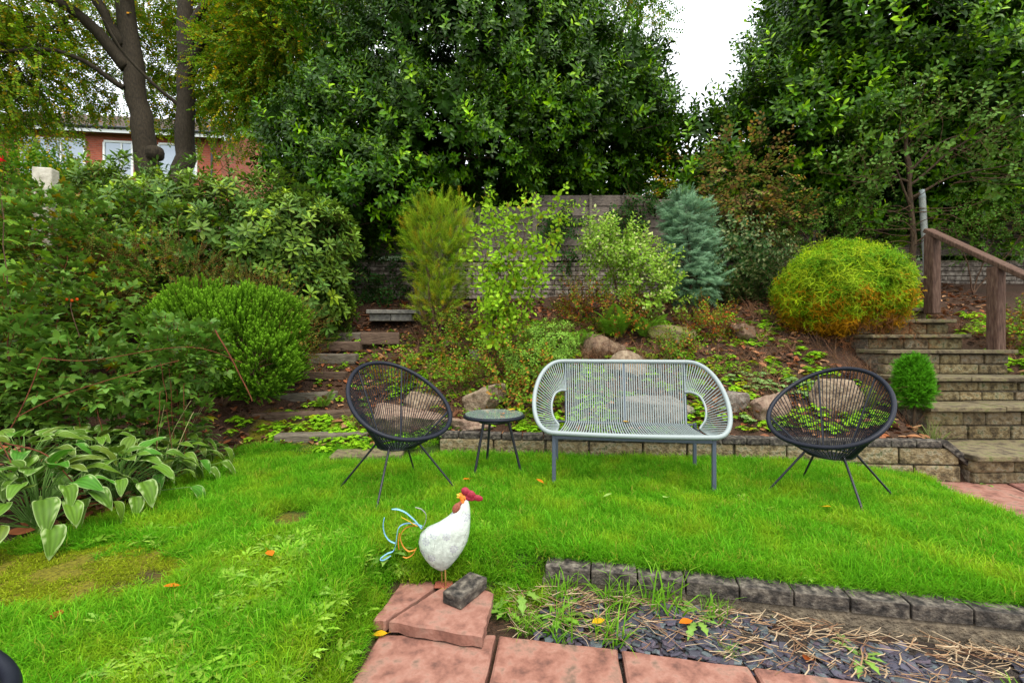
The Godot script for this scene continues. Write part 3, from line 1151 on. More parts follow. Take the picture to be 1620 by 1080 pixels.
# ---------------------------------------------------------------- the house up the hill and other uprights
func make_house() -> void:
	var t := thing("brick_house", "red brick house with pale fascia and white windows behind the twin beech trunks", "house", V(-12.8, 5.0, 20.0), 0.12)
	var eave := 5.1
	var pitch := 0.52
	var long := 10.5
	var deep := 8.0
	var base := -1.0
	var m := MB.new()
	m.block(Transform3D(Basis(), Vector3(-long * 0.5, (eave + base) * 0.5, -deep * 0.5)), Vector3(long, eave - base, deep), 0.01)
	var ridge := eave + deep * 0.5 * tan(pitch)
	for x in [0.0, -long]:   # the gables
		var a := m.vert(Vector3(x, eave, 0))
		var b := m.vert(Vector3(x, eave, -deep))
		var c := m.vert(Vector3(x, ridge, -deep * 0.5))
		if x == 0.0:
			m.tri(a, b, c)
		else:
			m.tri(b, a, c)
	part(t, "wall", m.done(true), M.housebrick)
	var sl := deep * 0.5 / cos(pitch) + 0.45
	for s in [1.0, -1.0]:
		var rf := MB.new()
		rf.block(Transform3D.IDENTITY, Vector3(long + 0.5, 0.06, sl), 0.01)
		var tilt := Basis(Vector3.RIGHT, pitch * s)
		var rp := part(t, "roof", rf.done(true), M.rooftile, Transform3D(tilt, Vector3(-long * 0.5, ridge + 0.03, -deep * 0.5) + tilt * Vector3(0, 0.03, sl * 0.5 * s)))
		var tm := MB.new()   # pantiles: rolls running down the slope
		var x := -long * 0.5 - 0.2
		while x < long * 0.5 + 0.22:
			tm.tube(PackedVector3Array([Vector3(x, 0.03, -sl * 0.5), Vector3(x, 0.03, sl * 0.5)]), PackedFloat32Array([0.05]), 6)
			x += 0.24
		var ro := part(rp, "tile_rolls", tm.done(), M.rooftile)
		ro.set_meta("kind", "stuff")
		for e in [0.26, -long - 0.26]:
			var vb := MB.new()
			vb.block(Transform3D.IDENTITY, Vector3(0.04, 0.2, sl), 0.005)
			part(t, "verge_board", vb.done(true), M.whitepaint, Transform3D(tilt, Vector3(e, ridge - 0.06, -deep * 0.5) + tilt * Vector3(0, 0.0, sl * 0.5 * s)))
	var fb := MB.new()
	fb.block(Transform3D.IDENTITY, Vector3(long + 0.5, 0.22, 0.03), 0.005)
	part(t, "fascia", fb.done(true), M.whitepaint, Transform3D(Basis(), Vector3(-long * 0.5, eave - 0.16, 0.4)))
	part(t, "gutter", rod(Vector3(-long - 0.3, eave - 0.06, 0.46), Vector3(0.3, eave - 0.06, 0.46), 0.06), M.blackgloss)
	part(t, "downpipe", rod(Vector3(-0.35, eave - 0.15, 0.44), Vector3(-0.35, eave - 0.55, 0.07), 0.04), M.blackgloss)
	part(t, "downpipe", rod(Vector3(-0.35, eave - 0.55, 0.07), Vector3(-0.35, base, 0.07), 0.04), M.blackgloss)
	for q in [[-1.75, 1.5], [-4.1, 1.1], [-6.6, 2.4]]:
		var w := MB.new()
		var ww: float = q[1]
		var wh := 1.5
		for e in [[Vector3(0, wh * 0.5, 0), Vector3(ww, 0.09, 0.07)], [Vector3(0, -wh * 0.5, 0), Vector3(ww, 0.1, 0.07)], [Vector3(-ww * 0.5, 0, 0), Vector3(0.08, wh - 0.08, 0.07)], [Vector3(ww * 0.5, 0, 0), Vector3(0.08, wh - 0.08, 0.07)], [Vector3(ww * 0.12, 0, 0), Vector3(0.06, wh - 0.1, 0.06)]]:
			w.block(Transform3D(Basis(), e[0]), e[1], 0.006)
		var wp := part(t, "window", w.done(true), M.whitepaint, Transform3D(Basis(), Vector3(q[0], eave - 1.25, 0.03)))
		for e in [[-0.19, 0.56], [0.31, 0.34]]:
			var g := MB.new()
			g.block(Transform3D(Basis(), Vector3(ww * e[0], 0, -0.01)), Vector3(ww * e[1], wh - 0.1, 0.015), 0.002)
			part(wp, "pane", g.done(true), M.paneglass)


func make_posts() -> void:
	var b := MB.new()
	b.block(Transform3D.IDENTITY, Vector3(0.19, 2.3, 0.13), 0.015, 6, 0.002, nz, Vector3(2, 2, 2))
	tag(part(self, "concrete_post", b.done(true), M.concrete, Transform3D(Basis(Vector3.UP, 0.2), V(-5.33, 1.88, 5.2))), "pale concrete post rising out of the bramble bank on the far left", "post")
	var t := thing("metal_pole", "slim grey metal pole with a pale cap, leaning behind the handrail", "pole", V(6.28, 1.6, 6.85))
	part(t, "tube", rod(Vector3.ZERO, Vector3(-0.1, 1.62, 0), 0.042, 0.042, 12), M.greymetal)
	part(t, "cap", rod(Vector3(-0.1, 1.62, 0), Vector3(-0.108, 1.74, 0), 0.045, 0.036, 12), M.mintcord)


# ---------------------------------------------------------------- leaves and sprigs
func jitter(c: Color, by := 0.2) -> Color:
	var k := 1.0 + rnd(-by, by)
	return Color(c.r * k * rnd(0.9, 1.12), c.g * k, c.b * k * rnd(0.9, 1.1))


func leaf_frame(at: Vector3, axis: Vector3, az: float, ang: float, ref: Vector3) -> Transform3D:
	var side := ref - axis * ref.dot(axis)
	if side.length() < 0.01:
		side = axis.cross(Vector3.RIGHT)
	side = side.normalized().rotated(axis, az)
	var d := (axis * cos(ang) + side * sin(ang)).normalized()
	var up := (axis - d * axis.dot(d)).normalized()
	if ang < 0.2:
		up = side
	return Transform3D(Basis(d.cross(up), d, up), at)


# A shoot along y with leaves set spirally (or in two rows when flat); o holds its measures.
func sprig(o: Dictionary) -> ArrayMesh:
	var m := MB.new()
	var n: int = o.n
	var length: float = o.len
	var bend: float = o.get("bend", 0.0)
	var pts := PackedVector3Array()
	for i in 5:
		var s := i / 4.0
		pts.append(Vector3(0, length * s, bend * length * s * s))
	m.tube(pts, PackedFloat32Array([o.get("twig", 0.004), o.get("twig", 0.004) * 0.4]), 4, o.get("bark", Color(0.08, 0.06, 0.03)), false, false)
	for i in n:
		var s := lerpf(o.get("from", 0.15), 1.0, (i + 0.5) / n)
		var at := Vector3(0, length * s, bend * length * s * s)
		var axis := Vector3(0, 1, 2.0 * bend * s).normalized()
		var az: float
		if o.get("flat", false):
			az = (PI / 2 if i % 2 == 0 else -PI / 2) + rnd(-0.3, 0.3)
		else:
			az = i * 2.4 + rnd(-0.3, 0.3)
		var ang: float = lerpf(o.get("ang0", 1.2), o.get("ang1", 0.6), s) + rnd(-0.2, 0.2)
		var t := leaf_frame(at, axis, az, ang, Vector3.BACK)
		if o.get("flat", false):   # blades face along z
			var d := t.basis.y
			var z := (Vector3(0, -bend, 1) + Vector3(rnd(-0.4, 0.4), rnd(-0.4, 0.4), 0)).normalized()
			z = (z - d * d.dot(z)).normalized()
			t.basis = Basis(d.cross(z), d, z)
		var k: float = rnd(0.72, 1.12) * (1.0 - o.get("taper", 0.3) * s)
		var pet: float = o.get("petiole", 0.0)
		if pet > 0.0:
			var q := t.basis.y * pet
			m.tube(PackedVector3Array([at, at + q]), PackedFloat32Array([0.0012]), 3, o.col * 0.9, false, false)
			t.origin += q
		m.leaf(t, o.l * k, o.w * k, o.get("fold", 0.25), o.get("curl", 0.3) + rnd(-0.1, 0.15), jitter(o.col if rng.randf() > o.get("odd", 0.0) else o.odd_col, o.get("vary", 0.2)), o.get("segs", 3), o.get("peak", 0.5))
	return m.done()


func whorl(n: int, l: float, w: float, col: Color, stalk := 0.08, segs := 4) -> ArrayMesh:   # a rosette at a shoot's tip
	var m := MB.new()
	m.tube(PackedVector3Array([Vector3.ZERO, Vector3(0, stalk, 0)]), PackedFloat32Array([0.004, 0.003]), 4, Color(0.1, 0.09, 0.04), false, false)
	for i in n:
		var inner := float(i) / n
		var t := leaf_frame(Vector3(0, stalk * (0.75 + 0.25 * inner), 0), Vector3.UP, i * 2.4, lerpf(1.65, 0.55, inner) + rnd(-0.15, 0.15), Vector3.BACK)
		t.origin += t.basis.y * 0.012
		var k := rnd(0.8, 1.1) * (1.0 - 0.25 * inner)
		m.leaf(t, l * k, w * k, 0.22, 0.25 + rnd(-0.1, 0.25), jitter(col.lerp(col * 1.5, inner), 0.15), segs, 0.55)
	return m.done()


func needle_shoot(n: int, length: float, l: float, w: float, col: Color, tip: Color, ang := 0.6) -> ArrayMesh:
	var m := MB.new()
	m.tube(PackedVector3Array([Vector3.ZERO, Vector3(0, length, 0)]), PackedFloat32Array([0.0022, 0.001]), 3, col * 0.6, false, false)
	for i in n:
		var s := float(i) / n
		var t := leaf_frame(Vector3(0, length * lerpf(0.1, 1.0, s), 0), Vector3.UP, i * 2.4, ang * rnd(0.7, 1.2), Vector3.BACK)
		var a := m.vert(t * Vector3(-w * 0.5, 0, 0), col.lerp(tip, s))
		m.vert(t * Vector3(w * 0.5, 0, 0), col.lerp(tip, s))
		m.vert(t * Vector3(0, l, l * 0.15), col.lerp(tip, minf(1.0, s + 0.3)))
		m.tri(a, a + 1, a + 2)
		a = m.vert(t * Vector3(0, l * 0.35, l * 0.02), col.lerp(tip, s))
	return m.done()


func plume(length: float, branches: int, needle: float, col: Color, tip: Color, spread := 0.55, flat := false, droop := 0.0, nw := 0.0035) -> ArrayMesh:   # a feathery branchlet
	var m := MB.new()
	m.tube(PackedVector3Array([Vector3.ZERO, Vector3(0, length, 0)]), PackedFloat32Array([0.0025, 0.0012]), 3, col * 0.5, false, false)
	for i in branches:
		var s := lerpf(0.08, 0.97, float(i) / branches)
		var az := (PI / 2 if i % 2 == 0 else -PI / 2) if flat else i * 2.4
		az += rnd(-0.25, 0.25)
		var t := leaf_frame(Vector3(0, length * s, 0), Vector3.UP, az, spread * rnd(0.8, 1.2), Vector3.BACK)
		var bl := needle * (1.0 - 0.55 * s) * rnd(0.75, 1.15)
		var c := jitter(col.lerp(tip, s), 0.15)
		var e := c.lerp(tip, 0.6)
		var p := PackedVector3Array()
		for k in 4:
			var q := k / 3.0
			p.append(t * Vector3(0, bl * q, -droop * bl * q * q))
		m.blade(p, t.basis.x, nw, c, e)
		for k in 5:   # twiglets
			var q := 0.2 + 0.16 * k
			var d := (t.basis.y + t.basis.x * (0.9 if k % 2 == 0 else -0.9) + t.basis.z * rnd(-0.3, 0.3)).normalized()
			var o := t * Vector3(0, bl * q, -droop * bl * q * q)
			m.blade(PackedVector3Array([o, o + d * bl * 0.22, o + d * bl * 0.42 - Vector3(0, droop * bl * 0.1, 0)]), t.basis.y.cross(t.basis.z) * 0.6 + t.basis.z * 0.4, nw * 0.9, c, e)
	return m.done()


func grass_tuft(n: int, h: float, r: float, w: float, lean: float, col: Color, tip: Color) -> ArrayMesh:
	var m := MB.new()
	for i in n:
		var a := rnd(0, TAU)
		var o := Vector3(cos(a), 0, sin(a)) * sqrt(rng.randf()) * r
		var d := Vector3.UP.rotated(Vector3.RIGHT, rnd(-lean, lean)).rotated(Vector3.BACK, rnd(-lean, lean))
		var k := rnd(0.45, 1.1) * h
		var out := Vector3(d.x, 0, d.z) * rnd(0.3, 1.1)
		var p := PackedVector3Array([o, o + d * k * 0.4, o + (d + out * 0.35).normalized() * k * 0.75, o + (d + out * 1.1 - Vector3(0, 0.15, 0)).normalized() * k])
		m.blade(p, Vector3(cos(a * 3.1), 0, sin(a * 3.1)), w * rnd(0.7, 1.2), jitter(col, 0.25), jitter(tip, 0.25))
	return m.done()


# ---------------------------------------------------------------- filling a crown
# lobes: [centre, radii]; returns [place, outward] pairs spread through the outer part of the lobes, clumped with gaps
func crown(lobes: Array, n: int, inner: float, lumps: float, freq: float, gap := -1.0) -> Array:
	var out := []
	var sum := 0.0
	var cum := PackedFloat32Array()
	for l in lobes:
		var r: Vector3 = l[1]
		sum += pow(r.x * r.y * r.z, 0.667)
		cum.append(sum)
	var tries := 0
	while out.size() < n and tries < n * 5:
		tries += 1
		var pick := rng.randf() * sum
		var i := 0
		while cum[i] < pick:
			i += 1
		var c: Vector3 = lobes[i][0]
		var r: Vector3 = lobes[i][1]
		var d := rand_dir()
		var k := lerpf(inner, 1.0, pow(rng.randf(), 0.6))
		var p0 := c + d * r * k
		k *= 1.0 + lumps * nz.get_noise_3dv(p0 * freq * 40.0)
		var p := c + d * r * k
		if gap > -1.0 and nz.get_noise_3dv(p * freq * 90.0 + Vector3(7, 3, 1)) < gap:
			continue
		var inside := false
		for j in lobes.size():
			if j != i:
				var q: Vector3 = (p - lobes[j][0]) / lobes[j][1]
				if q.length_squared() < inner * inner * 0.7:
					inside = true
					break
		if inside or p.y < height(p.x, -p.z) + 0.04:
			continue
		out.append([p, (d / r).normalized()])
	return out


func shade_of(p: Vector3, freq: float, by: float) -> float:
	return 1.0 + by * nz.get_noise_3dv(p * freq * 60.0 + Vector3(31, 11, 5)) + rnd(-0.12, 0.12)


# sprigs over a crown. o: out, up, droop, wild (how the shoots point), size, tints [[colour, share]]
func clothe(parent: Node, shapes: Array, mat: Material, spots: Array, o: Dictionary, called := "foliage") -> void:
	var where := []
	var tint := []
	for i in shapes.size():
		where.append([])
		tint.append(PackedColorArray())
	for s in spots:
		var p: Vector3 = s[0]
		var d: Vector3 = s[1] * o.get("out", 1.0) + Vector3(0, o.get("up", 0.3), 0) + rand_dir() * o.get("wild", 0.5)
		var k: float = o.get("size", 1.0) * rnd(0.7, 1.2)
		var b := along(d, rnd(0, TAU))
		if o.get("face_up", false):   # flat sprays lie with their upper side up
			var y := d.normalized()
			var z := (Vector3.UP + rand_dir() * 0.5)
			z = (z - y * z.dot(y)).normalized()
			b = Basis(y.cross(z), y, z)
		var q := rng.randi() % shapes.size()
		var c := Color.WHITE
		for t in o.get("tints", []):
			if rng.randf() < t[1]:
				c = t[0]
				break
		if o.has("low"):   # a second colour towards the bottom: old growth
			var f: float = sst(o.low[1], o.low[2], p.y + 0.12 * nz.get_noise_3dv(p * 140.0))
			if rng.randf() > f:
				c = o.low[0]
		var sh := maxf(shade_of(p, o.get("freq", 1.0), o.get("vary", 0.35)), 0.35)
		where[q].append(Transform3D(b * Basis.from_scale(Vector3.ONE * k), p - parent.position))
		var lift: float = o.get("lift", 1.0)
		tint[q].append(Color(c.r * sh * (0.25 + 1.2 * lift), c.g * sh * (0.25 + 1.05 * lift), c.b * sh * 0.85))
	for i in shapes.size():
		if where[i].size():
			many(parent, called, shapes[i], mat, where[i], tint[i])


func limb(parent: Node3D, pts: Array, r0: float, r1: float, mat: Material, called := "limb", sides := 8, wob := 0.06) -> void:
	var p := PackedVector3Array()
	var n := pts.size()
	for i in n - 1:
		for k in 6:
			var a: Vector3 = pts[i]
			var b: Vector3 = pts[i + 1]
			var e := a.cubic_interpolate(b, pts[maxi(i - 1, 0)], pts[mini(i + 2, n - 1)], k / 6.0)
			e += Vector3(nz.get_noise_3dv(e * 50.0), 0, nz.get_noise_3dv(e * 50.0 + Vector3(50, 0, 0))) * wob * (1.0 if i + k > 0 else 0.0)
			p.append(e - parent.position)
	p.append(pts[n - 1] - parent.position)
	var r := PackedFloat32Array()
	for i in p.size():
		r.append(lerpf(r0, r1, pow(float(i) / (p.size() - 1), 0.8)))
	var m := MB.new()
	m.tube(p, r, sides)
	part(parent, called, m.done(), mat)


func twigs(parent: Node3D, from: Vector3, lobes: Array, n: int, r: float, mat: Material, called := "limb") -> void:   # limbs that fork from one point into the lobes
	for l in lobes:
		var c: Vector3 = l[0]
		var rr: Vector3 = l[1]
		limb(parent, [from, from.lerp(c, 0.5) + rand_dir() * 0.1, c], r, r * 0.35, mat, called, 6)
		for i in n:
			var e := c + rand_dir() * rr * 0.85
			var s := from.lerp(c, rnd(0.5, 1.0))
			limb(parent, [s, s.lerp(e, 0.5) + Vector3(0, 0.08 * rr.y, 0), e], r * 0.3, r * 0.08, mat, "branch", 5, 0.03)


func lobe(x: float, y: float, d: float, rx: float, ry: float, rd: float) -> Array:
	return [V(x, y, d), Vector3(rx, ry, rd)]


func plant(called: String, label: String, category: String, x: float, d: float, group := "") -> Node3D:
	return thing(called, label, category, V(x, height(x, d), d), 0.0, group)


func make_trees() -> void:
	var G := {"laurel": Color(0.026, 0.085, 0.003), "laurel_new": Color(0.085, 0.2, 0.006)}
	var laurel := []
	for i in 3:
		laurel.append(sprig({"n": 13, "len": 0.44, "l": 0.175, "w": 0.07, "ang0": 1.35, "ang1": 0.75, "fold": 0.2, "curl": 0.35, "col": G.laurel, "vary": 0.25, "twig": 0.005, "bark": Color(0.05, 0.07, 0.02), "bend": 0.1, "segs": 4, "odd": 0.12, "odd_col": G.laurel_new}))
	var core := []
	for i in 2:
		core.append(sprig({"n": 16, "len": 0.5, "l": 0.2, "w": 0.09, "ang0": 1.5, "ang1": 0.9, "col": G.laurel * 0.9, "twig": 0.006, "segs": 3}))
	# the great laurel behind the fence
	var t := plant("laurel_tree", "huge dark evergreen tree overhanging the fence in the middle of the garden", "tree", -1.0, 9.2)
	var lobes := [lobe(-1.0, 6.2, 9, 2.8, 2.8, 2.0), lobe(-2.95, 4.7, 8.6, 1.4, 1.5, 1.4), lobe(0.9, 5.0, 8.6, 1.7, 1.5, 1.4), lobe(-1.0, 4.4, 8.1, 2.4, 1.1, 1.2), lobe(1.75, 5.4, 9, 1.3, 1.7, 1.2), lobe(-0.5, 8.4, 9.2, 2.2, 1.9, 1.9), lobe(-3.2, 3.3, 8.3, 0.95, 0.9, 0.8), lobe(-2.6, 3.6, 7.5, 1.2, 0.7, 0.9), lobe(-2.1, 3.2, 7.1, 0.9, 0.45, 0.6)]
	limb(t, [V(-1.1, 2.2, 9.2), V(-1.0, 3.6, 9.2), V(-1.2, 6.0, 9.1)], 0.2, 0.1, M.bark, "trunk", 10)
	twigs(t, V(-1.0, 3.4, 9.2), lobes, 4, 0.08, M.bark)
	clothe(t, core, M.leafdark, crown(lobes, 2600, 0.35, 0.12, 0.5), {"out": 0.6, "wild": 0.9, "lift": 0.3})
	clothe(t, laurel, M.leafgloss, crown(lobes, 12500, 0.7, 0.45, 0.5, -0.12), {"size": 0.72, "lift": 0.58, "out": 1.0, "up": 0.3, "wild": 0.55, "vary": 0.9, "freq": 0.6, "tints": [[Color(2.2, 1.9, 1.2), 0.1], [Color(1.5, 1.4, 1.2), 0.2]]})
	clothe(t, laurel, M.leafgloss, crown(lobes, 900, 1.0, 0.4, 0.5, 0.1), {"out": 1.0, "up": 0.5, "wild": 0.5, "size": 0.85, "vary": 0.5, "tints": [[Color(2.6, 2.1, 1.2), 0.5]]})
	# the laurel on the right
	t = plant("laurel_tree", "tall glossy evergreen laurel filling the upper right behind the handrail", "tree", 6.4, 8.6)
	lobes = [lobe(6.9, 6.0, 8.4, 2.3, 3.0, 1.8), lobe(5.1, 4.5, 8.1, 1.35, 1.3, 1.1), lobe(8.5, 5.0, 8.2, 2.2, 2.6, 1.7), lobe(7.8, 8.6, 8.6, 2.4, 2.0, 1.9), lobe(6.0, 6.4, 8.3, 1.1, 1.5, 1.1), lobe(6.3, 3.8, 7.9, 1.9, 1.0, 0.8), lobe(9.8, 6.5, 8.2, 1.5, 2.5, 1.5), lobe(3.5, 4.1, 8.4, 0.85, 1.0, 0.7)]
	limb(t, [V(6.4, 2.0, 8.6), V(6.5, 3.6, 8.6), V(6.6, 6.5, 8.5)], 0.18, 0.08, M.bark, "trunk", 10)
	twigs(t, V(6.5, 3.2, 8.6), lobes, 4, 0.07, M.bark)
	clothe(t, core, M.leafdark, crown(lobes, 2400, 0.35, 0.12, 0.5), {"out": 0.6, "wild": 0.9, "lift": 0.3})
	clothe(t, laurel, M.leafgloss, crown(lobes, 11000, 0.72, 0.4, 0.5, -0.14), {"lift": 0.75, "out": 1.0, "up": 0.45, "wild": 0.5, "vary": 0.8, "freq": 0.6, "size": 0.92, "tints": [[Color(2.5, 2.1, 1.2), 0.16], [Color(1.6, 1.5, 1.2), 0.25]]})
	clothe(t, laurel, M.leafgloss, crown(lobes, 1000, 1.0, 0.36, 0.5, 0.08), {"out": 1.0, "up": 0.7, "wild": 0.45, "size": 1.0, "vary": 0.5, "tints": [[Color(2.8, 2.2, 1.2), 0.6]]})
	# beech: two trunks and a thin, turning crown
	var beech := []
	for i in 4:
		beech.append(sprig({"n": 15, "len": 0.5, "l": 0.082, "w": 0.052, "flat": true, "ang0": 1.1, "ang1": 0.8, "fold": 0.12, "curl": 0.2, "col": Color(0.115, 0.22, 0.015), "odd": 0.16, "odd_col": Color(0.3, 0.26, 0.02), "vary": 0.35, "twig": 0.003, "bark": Color(0.05, 0.035, 0.025), "bend": -0.15, "segs": 2, "taper": 0.2}))
	var trunks := [[[V(-8.35, 2.6, 10.6), V(-8.4, 5.0, 10.5), V(-8.7, 7.0, 10.5), V(-8.95, 9.6, 10.5), V(-9.1, 13.0, 10.6)], 0.26, "first"], [[V(-7.45, 2.6, 10.2), V(-7.42, 4.9, 10.2), V(-7.3, 6.5, 10.2), V(-7.35, 9.0, 10.2), V(-7.2, 12.5, 10.3)], 0.22, "second"]]
	for k in 2:
		var tr: Array = trunks[k]
		t = thing("beech_tree", ["thicker left-leaning beech trunk with low bough, in front of the brick house", "slimmer upright beech trunk, right-hand one of the pair before the house"][k], "tree", tr[0][0], 0.0, "pair of beeches")
		limb(t, tr[0], tr[1] * 1.1, tr[1] * 0.55, M.beechbark, "trunk", 14, 0.1)
		if k == 0:
			limb(t, [V(-8.8, 7.3, 10.4), V(-9.6, 8.3, 10.0), V(-10.9, 8.6, 9.6), V(-12.6, 8.0, 9.2)], 0.15, 0.05, M.beechbark)
			limb(t, [V(-8.9, 7.8, 10.4), V(-9.8, 9.2, 10.2), V(-11.4, 9.6, 10.0), V(-13.5, 9.4, 9.8)], 0.13, 0.04, M.beechbark)
			limb(t, [V(-8.8, 6.8, 10.3), V(-9.6, 7.2, 9.6), V(-10.6, 6.7, 9.0)], 0.07, 0.02, M.beechbark)
			var kn := MB.new()
			kn.block(Transform3D.IDENTITY, Vector3(0.34, 0.34, 0.3), 0.12, 4, 0.09, nz)
			part(t, "burr", kn.done(true), M.beechbark, Transform3D(Basis(), V(-8.16, 5.35, 10.4) - t.position))
			lobes = [lobe(-11.3, 9.0, 9.8, 2.5, 1.5, 2.0), lobe(-12.4, 6.9, 9.6, 1.9, 1.6, 1.6), lobe(-10.6, 6.6, 9.4, 1.3, 1.4, 1.3), lobe(-9.2, 10.5, 12.0, 3.0, 1.9, 1.2), lobe(-9.7, 8.0, 11.9, 2.4, 1.1, 0.9), lobe(-11.5, 7.6, 10.5, 1.8, 1.2, 1.2), lobe(-13.2, 8.6, 9.5, 1.8, 1.8, 1.6), lobe(-12.6, 5.6, 9.6, 1.0, 0.6, 0.8)]
		else:
			limb(t, [V(-7.33, 6.8, 10.2), V(-6.7, 7.8, 10.0), V(-5.6, 8.2, 9.8), V(-4.8, 7.6, 9.6)], 0.1, 0.03, M.beechbark)
			limb(t, [V(-7.35, 7.8, 10.2), V(-6.4, 9.4, 10.3), V(-5.0, 10.0, 10.4)], 0.1, 0.03, M.beechbark)
			limb(t, [V(-7.33, 6.2, 10.2), V(-8.0, 6.9, 9.6), V(-8.3, 7.6, 9.2)], 0.05, 0.015, M.beechbark)
			lobes = [lobe(-5.9, 7.2, 10.4, 1.1, 1.7, 1.2), lobe(-4.9, 7.8, 10.0, 1.3, 1.7, 1.3), lobe(-6.4, 9.6, 11.6, 2.4, 1.7, 1.2), lobe(-4.6, 9.6, 10, 1.8, 1.5, 1.5), lobe(-5.3, 6.8, 10.2, 0.8, 0.8, 0.8), lobe(-8.0, 8.2, 12.2, 1.6, 1.9, 0.8)]
		for l in lobes:
			for i in 7:
				var e: Vector3 = l[0] + rand_dir() * l[1] * 0.9
				var s: Vector3 = tr[0][3].lerp(l[0], rnd(0.45, 0.9))
				limb(t, [s, s.lerp(e, 0.5) + Vector3(0, 0.15, 0), e], 0.022, 0.005, M.beechbark, "branch", 5, 0.08)
		clothe(t, beech, M.leafthin, crown(lobes, 9000 if k == 0 else 8800, 0.25, 0.3, 0.5, -0.16 if k == 0 else -0.18), {"out": 0.8, "up": -0.25, "wild": 0.6, "face_up": true, "vary": 0.5, "freq": 0.6, "tints": [[Color(2.0, 1.2, 0.7), 0.05], [Color(0.6, 0.8, 0.8), 0.25], [Color(1.35, 1.3, 1.0), 0.3]]})
	# hornbeam sprays against the gap of sky
	t = plant("hornbeam_tree", "thin leafy branches reaching into the gap of sky right of the big evergreen", "tree", 2.2, 10.5)
	lobes = [lobe(2.0, 7.9, 10, 1.4, 1.6, 1.1), lobe(2.3, 5.9, 10, 0.9, 1.4, 0.9), lobe(2.9, 9.2, 10, 0.7, 1.0, 0.8), lobe(2.9, 4.2, 9.6, 0.9, 0.9, 0.8)]
	limb(t, [V(2.2, 2.7, 10.5), V(2.3, 5.0, 10.3), V(2.4, 7.6, 10.1), V(2.9, 9.6, 10.0)], 0.1, 0.03, M.bark, "trunk")
	twigs(t, V(2.5, 5.5, 10.2), lobes, 7, 0.03, M.bark)
	clothe(t, beech, M.leafthin, crown(lobes, 1500, 0.2, 0.3, 0.6, -0.12), {"out": 0.8, "up": 0.1, "wild": 0.7, "size": 0.9, "tints": [[Color(0.35, 0.6, 0.5), 0.7]]})
	# behind the left bank and at the far edges: the wood that closes the view
	t = plant("holly_bush", "dark leafy bush on the far left in front of the brick house", "bush", -9.6, 8.6)
	lobes = [lobe(-9.0, 3.7, 8.6, 1.4, 0.7, 1.0), lobe(-10.6, 3.8, 8.4, 1.0, 0.9, 0.9)]
	twigs(t, t.position, lobes, 3, 0.04, M.bark)
	clothe(t, beech, M.leafthin, crown(lobes, 1500, 0.4, 0.3, 0.6), {"up": 0.3, "wild": 0.7, "tints": [[Color(0.35, 0.6, 0.6), 0.6]]})
	# the small garden tree by the handrail
	var apple := []
	for i in 3:
		apple.append(sprig({"n": 9, "len": 0.3, "l": 0.07, "w": 0.047, "ang0": 1.2, "ang1": 0.7, "fold": 0.3, "curl": 0.5, "col": Color(0.07, 0.15, 0.04), "vary": 0.25, "twig": 0.003, "bark": Color(0.12, 0.085, 0.06), "segs": 3, "petiole": 0.012, "taper": 0.1}))
	t = plant("apple_tree", "small thin-stemmed tree with bare twigs and pale green leaves behind the handrail", "tree", 6.1, 6.9)
	limb(t, [V(6.1, 1.55, 6.9), V(6.08, 2.6, 6.9), V(6.02, 3.5, 6.9), V(5.95, 4.6, 6.9)], 0.055, 0.02, M.bark, "trunk", 8, 0.03)
	lobes = [lobe(5.5, 4.0, 6.8, 0.6, 0.5, 0.5), lobe(6.6, 4.1, 6.7, 0.7, 0.6, 0.5), lobe(7.1, 3.6, 6.6, 0.6, 0.5, 0.4), lobe(5.95, 4.6, 6.9, 0.5, 0.4, 0.4), lobe(5.15, 3.5, 6.8, 0.5, 0.35, 0.4), lobe(7.4, 4.4, 6.7, 0.5, 0.5, 0.4)]
	for l in lobes:
		var s := V(6.05, rnd(2.6, 3.7), 6.9)
		limb(t, [s, s.lerp(l[0], 0.5) + Vector3(0, 0.1, 0), l[0]], 0.022, 0.008, M.bark, "limb", 6, 0.05)
		for i in 7:
			var e: Vector3 = l[0] + rand_dir() * l[1] * 1.1
			var q: Vector3 = s.lerp(l[0], rnd(0.3, 1))
			limb(t, [q, q.lerp(e, 0.5) + rand_dir() * 0.08, e], 0.007, 0.002, M.twigbark, "branch", 4, 0.03)
	for i in 26:   # bare lower twigs
		var s := V(6.08, rnd(2.2, 3.2), 6.9)
		var a := rnd(0, TAU)
		var e := s + Vector3(cos(a) * rnd(0.4, 1.1), rnd(-0.1, 0.35), sin(a) * rnd(0.3, 0.7))
		limb(t, [s, s.lerp(e, 0.5) + rand_dir() * 0.12, e], 0.007, 0.002, M.twigbark, "branch", 4, 0.06)
	clothe(t, apple, M.leafsoft, crown(lobes, 330, 0.2, 0.2, 0.6), {"up": 0.2, "wild": 0.8, "vary": 0.3})
	# leafy growth along the foot of the fence on the right
	var privet := []
	for i in 3:
		privet.append(sprig({"n": 12, "len": 0.26, "l": 0.05, "w": 0.03, "ang0": 1.1, "ang1": 0.7, "col": Color(0.05, 0.13, 0.02), "vary": 0.3, "twig": 0.003, "segs": 2}))
	var row := [
		["bright green sprays of leaves arching beside the upper handrail", 7.0, 6.9, [lobe(7.1, 2.55, 6.7, 0.75, 0.35, 0.3), lobe(6.6, 2.85, 6.8, 0.4, 0.3, 0.3), lobe(7.7, 2.8, 6.7, 0.5, 0.4, 0.3)], 260],
		["leafy green shrub against the dark fence right behind the golden bush", 4.9, 7.2, [lobe(4.9, 2.75, 7.2, 0.7, 0.5, 0.3), lobe(4.4, 3.1, 7.25, 0.5, 0.4, 0.25), lobe(5.5, 2.9, 7.1, 0.45, 0.35, 0.25)], 420],
	]
